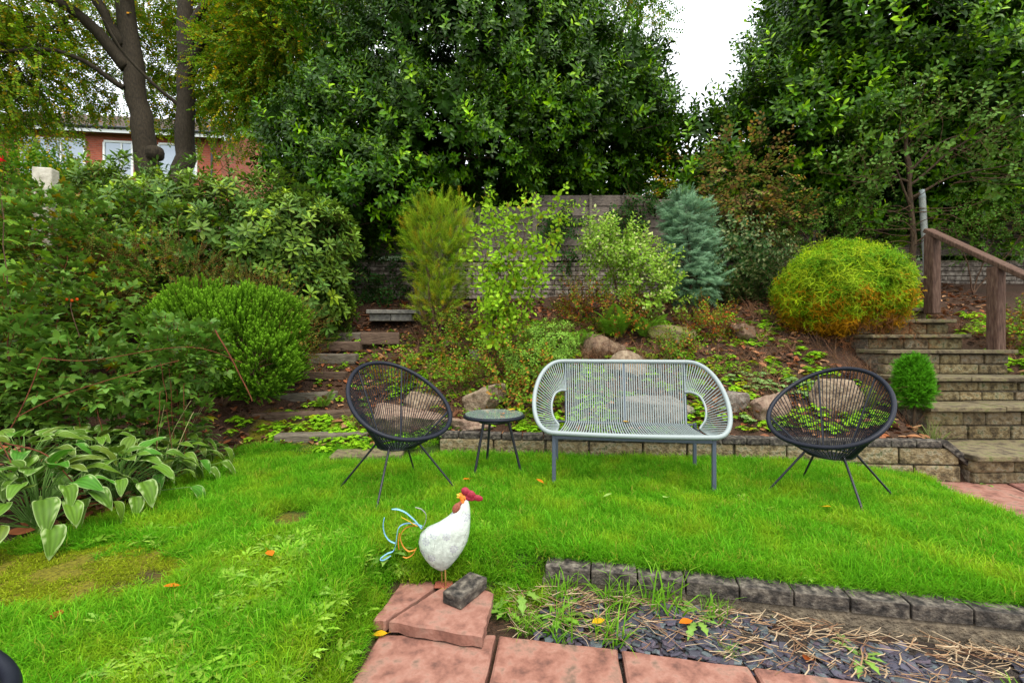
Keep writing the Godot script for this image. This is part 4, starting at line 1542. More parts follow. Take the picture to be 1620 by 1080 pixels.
	for r in row:
		t = plant("privet_shrub", r[0], "shrub", r[1], r[2])
		twigs(t, t.position, r[3], 4, 0.012, M.twigbark)
		clothe(t, privet, M.leafsoft, crown(r[3], r[4], 0.3, 0.3, 0.8), {"up": 0.3, "wild": 0.7})
	# ivy on the shaded wall and fence
	var ivy := []
	for i in 2:
		ivy.append(sprig({"n": 10, "len": 0.3, "l": 0.06, "w": 0.055, "flat": true, "ang0": 1.2, "ang1": 0.7, "col": Color(0.02, 0.06, 0.018), "vary": 0.3, "petiole": 0.015, "segs": 3, "peak": 0.35, "twig": 0.003}))
	for r in [["dark ivy covering the shaded wall beneath the big evergreen", -2.0, [lobe(-2.2, 2.1, 7.45, 1.6, 0.5, 0.12), lobe(-3.8, 2.3, 7.4, 1.2, 0.6, 0.15)], 700], ["ivy hanging down the fence panels above the blue conifer", 1.9, [lobe(1.9, 3.1, 7.53, 0.28, 0.5, 0.06), lobe(0.75, 3.05, 7.53, 0.25, 0.35, 0.06), lobe(2.3, 3.4, 7.53, 0.4, 0.2, 0.06), lobe(0.9, 2.5, 7.43, 0.3, 0.15, 0.06)], 230], ["dark ivy over the fence top behind the golden bush", 4.4, [lobe(4.2, 3.3, 7.5, 1.2, 0.35, 0.12), lobe(6.6, 3.2, 7.5, 1.6, 0.3, 0.12)], 420]]:
		t = plant("ivy", r[0], "ivy", r[1], 7.4)
		clothe(t, ivy, M.leafdark, crown(r[2], r[3], 0.1, 0.2, 0.8), {"out": 0.2, "up": -0.5, "wild": 0.8})


func make_shrubs() -> void:
	# rhododendron
	var rh := []
	for i in 3:
		rh.append(whorl(11, 0.125, 0.044, Color(0.085, 0.165, 0.022), 0.1))
	var rl := []
	for i in 2:
		rl.append(sprig({"n": 12, "len": 0.3, "l": 0.12, "w": 0.045, "ang0": 1.4, "ang1": 0.9, "col": Color(0.045, 0.1, 0.025), "segs": 3}))
	var t := plant("rhododendron_bush", "large rounded rhododendron of whorled leaves between the beeches and the sleeper steps", "shrub", -3.6, 6.3)
	var lobes := [lobe(-3.9, 2.2, 6.3, 1.4, 1.15, 1.0), lobe(-2.95, 2.05, 6.15, 0.75, 0.95, 0.7), lobe(-5.2, 2.5, 6.5, 1.2, 0.95, 0.9), lobe(-2.75, 1.55, 6.1, 0.5, 0.5, 0.5)]
	twigs(t, t.position, lobes, 6, 0.035, M.bark)
	clothe(t, rl, M.leafdark, crown(lobes, 900, 0.3, 0.1, 0.8), {"wild": 0.9})
	clothe(t, rh, M.leafgloss, crown(lobes, 1600, 0.8, 0.5, 0.8, -0.22), {"out": 1.0, "up": 0.6, "wild": 0.35, "vary": 0.4, "freq": 1.0, "tints": [[Color(2.0, 1.7, 0.8), 0.1], [Color(1.35, 1.3, 1.2), 0.25], [Color(0.6, 0.7, 0.9), 0.3]], "lift": 0.78})
	# hebe
	var hb := []
	for i in 3:
		hb.append(needle_shoot(44, 0.1, 0.021, 0.009, Color(0.045, 0.13, 0.012), Color(0.15, 0.33, 0.03), 0.75))
	t = plant("hebe_bush", "rounded bright green hebe of dense upright shoots left of the sleeper steps", "shrub", -3.0, 4.75)
	lobes = [lobe(-3.0, 1.0, 4.75, 0.72, 0.52, 0.55), lobe(-2.6, 0.85, 4.6, 0.4, 0.38, 0.35), lobe(-3.35, 1.15, 4.85, 0.45, 0.45, 0.4), lobe(-2.75, 1.2, 4.95, 0.45, 0.4, 0.4)]
	twigs(t, t.position, lobes, 8, 0.016, M.twigbark)
	clothe(t, hb, M.leafsoft, crown(lobes, 1800, 0.55, 0.1, 1.0), {"out": 0.8, "up": 0.7, "wild": 0.4})
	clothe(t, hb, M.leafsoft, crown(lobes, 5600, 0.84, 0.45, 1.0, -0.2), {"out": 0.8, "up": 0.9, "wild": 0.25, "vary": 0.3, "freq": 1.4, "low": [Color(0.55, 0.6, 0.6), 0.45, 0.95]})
	# the hedge that closes the garden on the left
	var hl := []
	for i in 2:
		hl.append(sprig({"n": 14, "len": 0.4, "l": 0.11, "w": 0.06, "ang0": 1.3, "ang1": 0.8, "col": Color(0.045, 0.12, 0.012), "vary": 0.3, "segs": 3}))
	t = plant("privet_hedge", "overgrown leafy hedge along the far left side of the garden", "hedge", -6.6, 3.0)
	lobes = [lobe(-6.4, 1.5, 2.2, 1.0, 1.5, 1.0), lobe(-6.9, 1.7, 3.6, 1.1, 1.7, 1.1), lobe(-7.6, 2.0, 5.2, 1.3, 1.9, 1.2), lobe(-6.2, 1.2, 0.6, 0.9, 1.3, 1.0)]
	twigs(t, t.position, lobes, 4, 0.03, M.bark)
	clothe(t, hl, M.leafsoft, crown(lobes, 3200, 0.6, 0.25, 0.8), {"up": 0.4, "wild": 0.6, "vary": 0.4})
	# small-leaved cotoneaster, browning
	var ct := []
	for i in 3:
		ct.append(sprig({"n": 22, "len": 0.24, "l": 0.024, "w": 0.014, "ang0": 1.1, "ang1": 0.7, "col": Color(0.085, 0.11, 0.025), "odd": 0.22, "odd_col": Color(0.2, 0.075, 0.03), "vary": 0.35, "twig": 0.002, "bark": Color(0.1, 0.05, 0.03), "segs": 2}))
	t = plant("cotoneaster_shrub", "small-leaved browning shrub above the bright green hebe", "shrub", -3.9, 5.2)
	lobes = [lobe(-3.95, 1.65, 5.1, 0.75, 0.5, 0.45), lobe(-3.1, 1.5, 5.3, 0.6, 0.35, 0.4), lobe(-2.45, 1.05, 5.05, 0.28, 0.4, 0.25), lobe(-4.6, 1.7, 4.9, 0.5, 0.5, 0.4)]
	twigs(t, t.position, lobes, 10, 0.012, M.twigbark)
	clothe(t, ct, M.leafsoft, crown(lobes, 1700, 0.4, 0.25, 1.2), {"up": 0.5, "wild": 0.6, "vary": 0.4})
	# brambles on the left bank
	var br := []
	for i in 3:
		var m := MB.new()
		m.tube(PackedVector3Array([Vector3.ZERO, Vector3(0, 0.06, 0)]), PackedFloat32Array([0.002]), 3, Color(0.1, 0.05, 0.02), false, false)
		for e in [[0.0, 1.0], [1.25, 0.85], [-1.25, 0.85], [2.0, 0.6], [-2.0, 0.6]]:
			var d := Vector3(sin(e[0]), cos(e[0]), 0)
			var z := (Vector3(0, 0, 1) + Vector3(d.x, d.y, 0) * -0.15).normalized()
			m.leaf(Transform3D(Basis(d.cross(z), d, z), Vector3(0, 0.06, 0)), 0.075 * e[1] * rnd(0.9, 1.1), 0.042 * e[1], 0.25, 0.4, jitter(Color(0.06, 0.135, 0.022), 0.3), 4, 0.42)
		br.append(m.done())
	var bl := [
		["tall bramble and dog rose thicket covering the bank on the far left", -4.9, 4.7, [lobe(-4.8, 1.75, 4.8, 1.2, 0.85, 0.7), lobe(-5.6, 1.9, 5.0, 1.0, 1.0, 0.7), lobe(-4.2, 1.2, 4.2, 0.8, 0.6, 0.5), lobe(-4.0, 2.2, 5.6, 0.8, 0.5, 0.4), lobe(-5.0, 2.5, 5.7, 0.9, 0.5, 0.5), lobe(-4.9, 2.15, 4.7, 0.6, 0.5, 0.3)], 6500, [[Color(3.2, 1.2, 0.3), 0.05], [Color(2.4, 1.9, 0.8), 0.12], [Color(1.4, 1.4, 1.3), 0.3]]],
		["dark bramble with bare red canes hanging over the hostas", -3.4, 3.45, [lobe(-3.3, 0.78, 3.5, 0.75, 0.3, 0.3), lobe(-2.75, 0.95, 3.75, 0.5, 0.3, 0.25), lobe(-3.9, 0.9, 3.4, 0.6, 0.45, 0.3), lobe(-3.4, 0.45, 3.6, 0.9, 0.3, 0.35)], 2300, [[Color(1.3, 1.35, 1.6), 0.35], [Color(2.6, 1.3, 0.5), 0.03]]],
	]
	for r in bl:
		t = plant("bramble_bush", r[0], "bramble", r[1], r[2])
		for i in 26:
			var l: Array = r[3][rng.randi() % r[3].size()]
			var c: Vector3 = l[0]
			var e: Vector3 = c + rand_dir() * l[1] * 1.1
			var s := Vector3(e.x + rnd(-0.4, 0.2), height(e.x, -e.z), e.z + rnd(-0.2, 0.3))
			limb(t, [s, s.lerp(e, 0.6) + Vector3(0, 0.2, 0.0), e], 0.0032, 0.0018, M.cane, "cane", 5, 0.05)
		clothe(t, br, M.leafgloss, crown(r[3], r[4], 0.35, 0.35, 1.1, -0.2), {"lift": 0.9, "size": 0.8 if r[1] < -4.0 else 0.95, "out": 0.8, "up": 0.3, "wild": 0.6, "vary": 0.4, "tints": r[5], "face_up": true})
		if r[1] > -4.0:
			for q in [[[V(-3.5, 0.25, 3.0), V(-3.32, 0.55, 3.05), V(-3.2, 0.95, 3.1)], 0.009], [[V(-3.2, 0.95, 3.1), V(-2.9, 0.93, 3.12), V(-2.35, 1.02, 3.3), V(-2.05, 0.9, 3.45)], 0.007], [[V(-3.3, 0.55, 3.02), V(-3.0, 0.72, 3.1), V(-2.45, 0.92, 3.35)], 0.008], [[V(-2.35, 1.15, 3.6), V(-2.1, 0.75, 3.55), V(-2.0, 0.6, 3.5)], 0.011], [[V(-2.9, 0.48, 2.6), V(-2.6, 0.42, 2.55), V(-2.45, 0.2, 2.6)], 0.008], [[V(-3.3, 0.5, 2.7), V(-2.95, 0.5, 2.6), V(-2.75, 0.38, 2.5)], 0.007]]:
				limb(t, q[0], q[1] * 0.55, q[1] * 0.35, M.cane, "cane", 6, 0.015)
	for q in [[-3.985, 2.46, 3.5, "red rose flowers on a tall stem at the far left edge"], [-3.78, 1.42, 3.9, "cluster of orange-red rose hips in the bramble bank"]]:
		var f := thing("rose_flower" if q[1] > 2.0 else "rose_hips", q[3], "flower" if q[1] > 2.0 else "rose hips", V(q[0], q[1], q[2]))
		for i in 3:
			var b := MB.new()
			for k in 9 if q[1] > 2.0 else 1:
				var o := rand_dir() * (0.018 if q[1] > 2.0 else 0.0) + Vector3(i * 0.045 - 0.04, -0.01 * (i % 2), 0)
				if q[1] > 2.0:
					b.leaf(Transform3D(along(rand_dir() + Vector3(0, 0.4, 0), rnd(0, 6)), o), 0.026, 0.026, 0.5, -0.6, Color(0.55, 0.006, 0.02), 3, 0.6)
				else:
					b.block(Transform3D(Basis(), o), Vector3(0.02, 0.026, 0.02), 0.008, 0, 0.0, null, Vector3.ZERO, Color(0.5, 0.08, 0.01))
			part(f, "bloom" if q[1] > 2.0 else "hip", b.done(true), M.leafsoft)
		var g := height(q[0], q[2])
		limb(f, [V(q[0] + 0.1, g, q[2]), V(q[0] + 0.12, lerpf(g, q[1], 0.5), q[2]), V(q[0], q[1] - 0.01, q[2])], 0.006, 0.003, M.twigbark, "stem", 5, 0.03)
		if q[1] > 2.0:
			var sp := []
			for i in 40:
				sp.append([V(q[0] + 0.1 + rnd(-0.15, 0.15), lerpf(g + 0.4, q[1], rng.randf()), q[2] + rnd(-0.1, 0.1)), rand_dir()])
			clothe(f, br, M.leafsoft, sp, {"up": 0.2, "face_up": true, "tints": [[Color(1.6, 1.5, 0.9), 0.6]]})
	# tall yellow-green tree heather
	var hp := []
	for i in 3:
		hp.append(plume(0.28, 22, 0.1, Color(0.11, 0.2, 0.015), Color(0.23, 0.34, 0.025), 0.55, false, 0.0, 0.0032))
	t = plant("tree_heather", "tall feathery yellow-green heather left of the thin saplings", "shrub", -1.02, 6.2)
	lobes = [lobe(-1.0, 2.3, 6.2, 0.36, 0.62, 0.32), lobe(-1.22, 2.42, 6.2, 0.2, 0.5, 0.22), lobe(-0.76, 2.45, 6.25, 0.2, 0.55, 0.22), lobe(-1.0, 1.65, 6.2, 0.34, 0.4, 0.3)]
	twigs(t, t.position, lobes, 9, 0.022, M.twigbark)
	clothe(t, hp, M.leafsoft, crown(lobes, 1000, 0.3, 0.35, 1.6, -0.3), {"size": 0.8, "out": 0.6, "up": 0.7, "wild": 0.6, "vary": 0.5, "freq": 2.0, "tints": [[Color(1.3, 0.75, 0.7), 0.12], [Color(0.7, 1.0, 0.8), 0.25]]})
	# thin saplings with round leaves
	var sa := []
	for i in 3:
		sa.append(sprig({"n": 7, "len": 0.2, "l": 0.068, "w": 0.052, "ang0": 1.3, "ang1": 0.8, "col": Color(0.17, 0.33, 0.025), "vary": 0.3, "odd": 0.15, "odd_col": Color(0.3, 0.3, 0.02), "petiole": 0.018, "twig": 0.002, "segs": 3, "taper": 0.1}))
	t = plant("sapling_clump", "clump of thin leafy saplings standing on the slope above the side table", "sapling", -0.1, 5.45)
	var spots := []
	for q in [[-0.35, 3.0, 5.7], [-0.05, 2.75, 5.5], [0.3, 2.9, 5.6], [0.72, 2.85, 5.6], [0.1, 2.2, 5.3], [-0.4, 2.3, 5.4], [0.5, 2.45, 5.5], [-0.25, 1.7, 5.3]]:
		var s := V(-0.1 + rnd(-0.25, 0.3), 0.0, 5.4 + rnd(-0.15, 0.15))
		s.y = height(s.x, -s.z) - 0.03
		var e := V(q[0], q[1], q[2])
		var mid := s.lerp(e, 0.5) + Vector3(rnd(-0.1, 0.1), 0.05, 0)
		limb(t, [s, mid, e], 0.011, 0.003, M.twigbark, "stem", 6, 0.03)
		for i in 48:
			var f := rnd(0.25, 1.0)
			var c := s.lerp(mid, f * 2.0) if f < 0.5 else mid.lerp(e, f * 2.0 - 1.0)
			spots.append([c + rand_dir() * rnd(0.02, 0.2), rand_dir()])
	clothe(t, sa, M.leafthin, spots, {"up": 0.3, "wild": 0.2, "vary": 0.4})
	# pale variegated shrub
	var va := []
	for i in 3:
		va.append(sprig({"n": 9, "len": 0.22, "l": 0.062, "w": 0.042, "ang0": 1.2, "ang1": 0.7, "col": Color(0.17, 0.32, 0.05), "odd": 0.14, "odd_col": Color(0.42, 0.5, 0.3), "vary": 0.25, "petiole": 0.012, "twig": 0.002, "segs": 3}))
	t = plant("variegated_shrub", "open shrub with pale green and white-edged leaves left of the blue conifer", "shrub", 1.6, 6.3)
	lobes = [lobe(1.45, 2.25, 6.3, 0.42, 0.45, 0.35), lobe(1.75, 2.0, 6.2, 0.4, 0.45, 0.3), lobe(1.2, 2.4, 6.3, 0.2, 0.3, 0.2), lobe(1.9, 1.7, 6.1, 0.3, 0.3, 0.25)]
	twigs(t, t.position, lobes, 7, 0.012, M.twigbark)
	clothe(t, va, M.leafthin, crown(lobes, 620, 0.2, 0.25, 1.2, -0.25), {"up": 0.6, "wild": 0.6, "vary": 0.3})
	# blue conifer
	var bc := []
	for i in 3:
		bc.append(plume(0.26, 26, 0.13, Color(0.05, 0.15, 0.085), Color(0.2, 0.38, 0.26), 0.85, true, 0.35, 0.006))
	t = plant("blue_conifer", "feathery blue-green conifer standing before the fence", "conifer", 2.62, 6.7)
	lobes = [lobe(2.62, 2.25, 6.7, 0.32, 0.55, 0.3), lobe(2.58, 2.75, 6.7, 0.27, 0.42, 0.26), lobe(2.7, 1.95, 6.65, 0.28, 0.3, 0.28), lobe(2.5, 2.95, 6.7, 0.16, 0.22, 0.16)]
	limb(t, [t.position, V(2.62, 2.2, 6.7), V(2.57, 3.2, 6.7)], 0.035, 0.01, M.bark, "trunk")
	twigs(t, V(2.62, 2.0, 6.7), lobes, 8, 0.012, M.bark)
	clothe(t, bc, M.leafsoft, crown(lobes, 720, 0.5, 0.35, 1.5, -0.22), {"out": 1.0, "up": 0.2, "wild": 0.5, "vary": 0.4, "freq": 1.8, "size": 0.8, "lift": 0.75, "face_up": true})
	# dark drooping evergreen beside it, and the browning shrub above
	var cm := []
	for i in 2:
		cm.append(sprig({"n": 11, "len": 0.3, "l": 0.085, "w": 0.04, "ang0": 1.2, "ang1": 0.8, "col": Color(0.035, 0.085, 0.03), "vary": 0.35, "odd": 0.2, "odd_col": Color(0.12, 0.16, 0.1), "curl": 0.6, "segs": 3}))
	t = plant("camellia_bush", "dark evergreen bush with drooping glossy leaves between blue conifer and golden shrub", "shrub", 3.55, 7.0)
	lobes = [lobe(3.5, 2.3, 7.0, 0.6, 0.6, 0.4), lobe(3.9, 2.2, 7.05, 0.45, 0.5, 0.35), lobe(3.2, 2.1, 6.95, 0.4, 0.4, 0.3)]
	twigs(t, t.position, lobes, 5, 0.015, M.bark)
	clothe(t, cm, M.leafgloss, crown(lobes, 650, 0.4, 0.2, 1.2), {"out": 1.0, "up": -0.6, "wild": 0.4, "vary": 0.35})
	var hz := []
	for i in 3:
		hz.append(sprig({"n": 9, "len": 0.32, "l": 0.085, "w": 0.055, "flat": true, "ang0": 1.2, "ang1": 0.8, "col": Color(0.09, 0.135, 0.035), "odd": 0.35, "odd_col": Color(0.17, 0.115, 0.065), "vary": 0.3, "petiole": 0.01, "segs": 3, "curl": 0.5}))
	t = plant("hazel_shrub", "shrub with browning autumn leaves in front of the right-hand laurel", "shrub", 3.9, 7.3)
	lobes = [lobe(3.75, 3.5, 7.3, 0.75, 0.85, 0.4), lobe(4.2, 3.0, 7.2, 0.55, 0.5, 0.35), lobe(3.4, 3.1, 7.25, 0.4, 0.5, 0.3)]
	twigs(t, t.position, lobes, 6, 0.015, M.twigbark)
	clothe(t, hz, M.leafthin, crown(lobes, 430, 0.3, 0.25, 1.0, -0.2), {"out": 0.8, "up": -0.1, "wild": 0.6, "face_up": true, "vary": 0.35, "tints": [[Color(1.6, 1.5, 0.8), 0.15]]})
	t = plant("golden_hazel", "thin shrub with yellow leaves showing in the gap between the two evergreens", "shrub", 3.05, 8.2)
	lobes = [lobe(3.2, 4.0, 8.2, 0.5, 0.6, 0.4), lobe(2.9, 3.5, 8.1, 0.5, 0.5, 0.4)]
	twigs(t, t.position, lobes, 5, 0.015, M.twigbark)
	clothe(t, hz, M.leafthin, crown(lobes, 170, 0.2, 0.25, 1.0), {"up": 0.1, "wild": 0.6, "face_up": true, "tints": [[Color(2.2, 2.3, 0.6), 0.75]]})
	# golden cypress dome
	var gc := []
	for i in 3:
		gc.append(plume(0.2, 12, 0.12, Color(0.06, 0.17, 0.008), Color(0.24, 0.36, 0.018), 0.7, false, 0.9, 0.0075))
	t = plant("golden_cypress", "dome of golden-green cypress, orange-brown underneath, left of the handrail", "conifer", 4.3, 5.9)
	lobes = [lobe(4.27, 1.73, 5.9, 0.6, 0.46, 0.54), lobe(3.98, 1.67, 5.85, 0.38, 0.38, 0.42), lobe(4.55, 1.74, 5.85, 0.34, 0.4, 0.42), lobe(4.32, 1.92, 5.95, 0.45, 0.28, 0.4)]
	limb(t, [t.position, V(4.3, 1.5, 5.9), V(4.3, 1.8, 5.9)], 0.07, 0.04, M.bark, "trunk")
	twigs(t, V(4.3, 1.3, 5.9), lobes, 8, 0.025, M.bark)
	spots = []
	for s in crown(lobes, 2500, 0.7, 0.3, 1.5, -0.2):
		if s[0].y > 1.3:
			spots.append(s)
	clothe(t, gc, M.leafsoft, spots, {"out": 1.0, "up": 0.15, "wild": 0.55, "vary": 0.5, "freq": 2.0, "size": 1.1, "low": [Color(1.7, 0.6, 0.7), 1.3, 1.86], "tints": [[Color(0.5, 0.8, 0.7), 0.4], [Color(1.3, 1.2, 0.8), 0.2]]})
	var rag := []
	for s in crown(lobes, 260, 1.0, 0.4, 1.6, 0.0):
		if s[0].y > 1.4:
			rag.append(s)
	clothe(t, gc, M.leafsoft, rag, {"out": 1.0, "up": 0.4, "wild": 0.5, "vary": 0.4, "size": 0.9})
	var dead := []
	for i in 170:   # dead twigs in its skirt
		var a := rnd(0, TAU)
		var o := Vector3(cos(a), 0, sin(a)) * sqrt(rng.randf()) * Vector3(0.8, 0, 0.65) + V(4.3, rnd(1.05, 1.45), 5.85)
		dead.append([o, Vector3(rnd(-1, 1), rnd(-1, 0.1), rnd(-1, 1))])
	var dt := plume(0.3, 9, 0.14, Color(0.09, 0.045, 0.028), Color(0.13, 0.06, 0.035), 0.7, false, 0.5, 0.003)
	clothe(t, [dt], M.leafdead, dead, {"up": -0.2, "wild": 0.3}, "dead_twigs")
	# little globe conifer by the steps
	var sc := []
	for i in 2:
		sc.append(plume(0.09, 12, 0.055, Color(0.025, 0.12, 0.008), Color(0.07, 0.26, 0.012), 0.6, true, 0.1, 0.0034))
	t = plant("dwarf_conifer", "small upright bright green conifer at the left edge of the stone steps", "conifer", 3.83, 4.3)
	lobes = [lobe(3.79, 0.74, 4.3, 0.085, 0.14, 0.085), lobe(3.8, 0.6, 4.3, 0.095, 0.14, 0.09)]
	limb(t, [t.position, V(3.83, 0.5, 4.3), V(3.81, 0.8, 4.3)], 0.014, 0.006, M.bark, "trunk")
	clothe(t, sc, M.leafsoft, crown(lobes, 1300, 0.6, 0.12, 2.0), {"out": 0.8, "up": 0.6, "wild": 0.35, "vary": 0.3, "freq": 2.0})
	# scruffy undergrowth between the rocks
	var scr := []
	for i in 3:
		scr.append(sprig({"n": 11, "len": 0.24, "l": 0.05, "w": 0.03, "ang0": 1.2, "ang1": 0.7, "col": Color(0.09, 0.19, 0.02), "odd": 0.25, "odd_col": Color(0.2, 0.11, 0.03), "vary": 0.35, "twig": 0.002, "bark": Color(0.12, 0.06, 0.03), "segs": 2}))
	for r in [["scruffy green undergrowth below the thin saplings", 0.0, 5.1, 0.45, 0.3, 150, 1.0], ["straggly green plant left of the bench back, behind the table", 0.32, 4.75, 0.3, 0.26, 90, 1.1], ["low leafy tangle at the foot of the tree heather", -0.65, 5.75, 0.4, 0.22, 120, 1.0], ["browning tangle of stems left of the variegated shrub", 0.95, 6.25, 0.35, 0.4, 130, 0.55], ["reddish-brown straggly shrub under the variegated shrub", 1.45, 6.05, 0.4, 0.3, 130, 0.5], ["brown straggly growth between the two upper rocks", 2.6, 5.95, 0.4, 0.22, 110, 0.5], ["scrubby green plants right of the brown rock behind the bench", 1.95, 5.35, 0.35, 0.15, 80, 1.0], ["leafy tangle above the left black chair's rim", -1.3, 5.35, 0.35, 0.2, 100, 1.0], ["straggly plants beside the split pale rock above the table", 0.1, 4.55, 0.3, 0.2, 80, 0.8], ["green and yellow perennial left of the split pale rock", -0.62, 4.95, 0.25, 0.22, 80, 1.2], ["bushy green plants on the bank right of the stone steps", 5.95, 5.3, 0.3, 0.25, 110, 1.1]]:
		t = plant("undergrowth_plant", r[0], "plant", r[1], r[2])
		lobes = [[t.position + Vector3(0, r[4] * 0.8, 0), Vector3(r[3], r[4], r[3] * 0.6)]]
		twigs(t, t.position, lobes, 9, 0.006, M.twigbark)
		clothe(t, scr, M.leafsoft, crown(lobes, r[5], 0.1, 0.3, 1.5), {"up": 0.6, "wild": 0.7, "vary": 0.4, "tints": [[Color(1.0, 1.0, 1.0) if r[6] > 0.7 else Color(1.25, 0.62, 0.8), 0.65], [Color(1.5, 1.3, 0.8), 0.4]]})
	# low evergreen cushion in front of the saplings
	t = plant("pieris_bush", "low rounded light green bush of small rosettes left of the bench", "shrub", 0.42, 5.1)
	lobes = [lobe(0.42, 1.0, 5.1, 0.3, 0.27, 0.25), lobe(0.2, 0.8, 5.0, 0.25, 0.2, 0.2)]
	var pw := [whorl(12, 0.045, 0.016, Color(0.1, 0.2, 0.04), 0.05, 3), whorl(10, 0.05, 0.017, Color(0.08, 0.17, 0.03), 0.05, 3)]
	twigs(t, t.position, lobes, 6, 0.008, M.twigbark)
	clothe(t, pw, M.leafsoft, crown(lobes, 420, 0.6, 0.2, 1.5), {"up": 0.6, "wild": 0.4})


# ---------------------------------------------------------------- low plants
func hosta_leaf(l: float, w: float, curl: float) -> ArrayMesh:
	var m := MB.new()
	var us := [-1.0, -0.87, -0.76, -0.5, -0.25, 0.0, 0.25, 0.5, 0.76, 0.87, 1.0]
	var n := 9
	var g := Color(0.085 * rnd(0.8, 1.5), 0.21 * rnd(0.8, 1.2), 0.022)
	var cream := Color(0.33, 0.42, 0.17)
	var ph := rnd(0, 6)
	for i in n + 1:
		var s := float(i) / n
		var hw := w * 0.5 * (pow(sin(PI * pow(s, 0.62)), 0.75) if s > 0.0 and s < 1.0 else 0.02)
		for j in us.size():
			var u: float = us[j]
			var z := -curl * l * s * s * 0.55 + absf(u) * hw * 0.42 - u * u * hw * 0.35 * s
			z += 0.0016 * cos(u * 26.0) * sin(PI * s) + sin(s * 9.0 + ph + signf(u)) * 0.006 * absf(u) * absf(u)
			var c := g * rnd(0.92, 1.08)
			if absf(u) > 0.9 or s > 0.98 or (absf(u) > 0.7 and rng.randf() < 0.14):
				c = cream * rnd(0.85, 1.05)
			elif j % 2 == 0:
				c = c * 0.68
			m.vert(Vector3(u * hw, l * (s - 0.2 * curl * s * s) , z), c, Vector2(u, s))
	var k := us.size()
	for i in n:
		for j in k - 1:
			var a := i * k + j
			m.quad(a, a + 1, a + k + 1, a + k)
	return m.done()


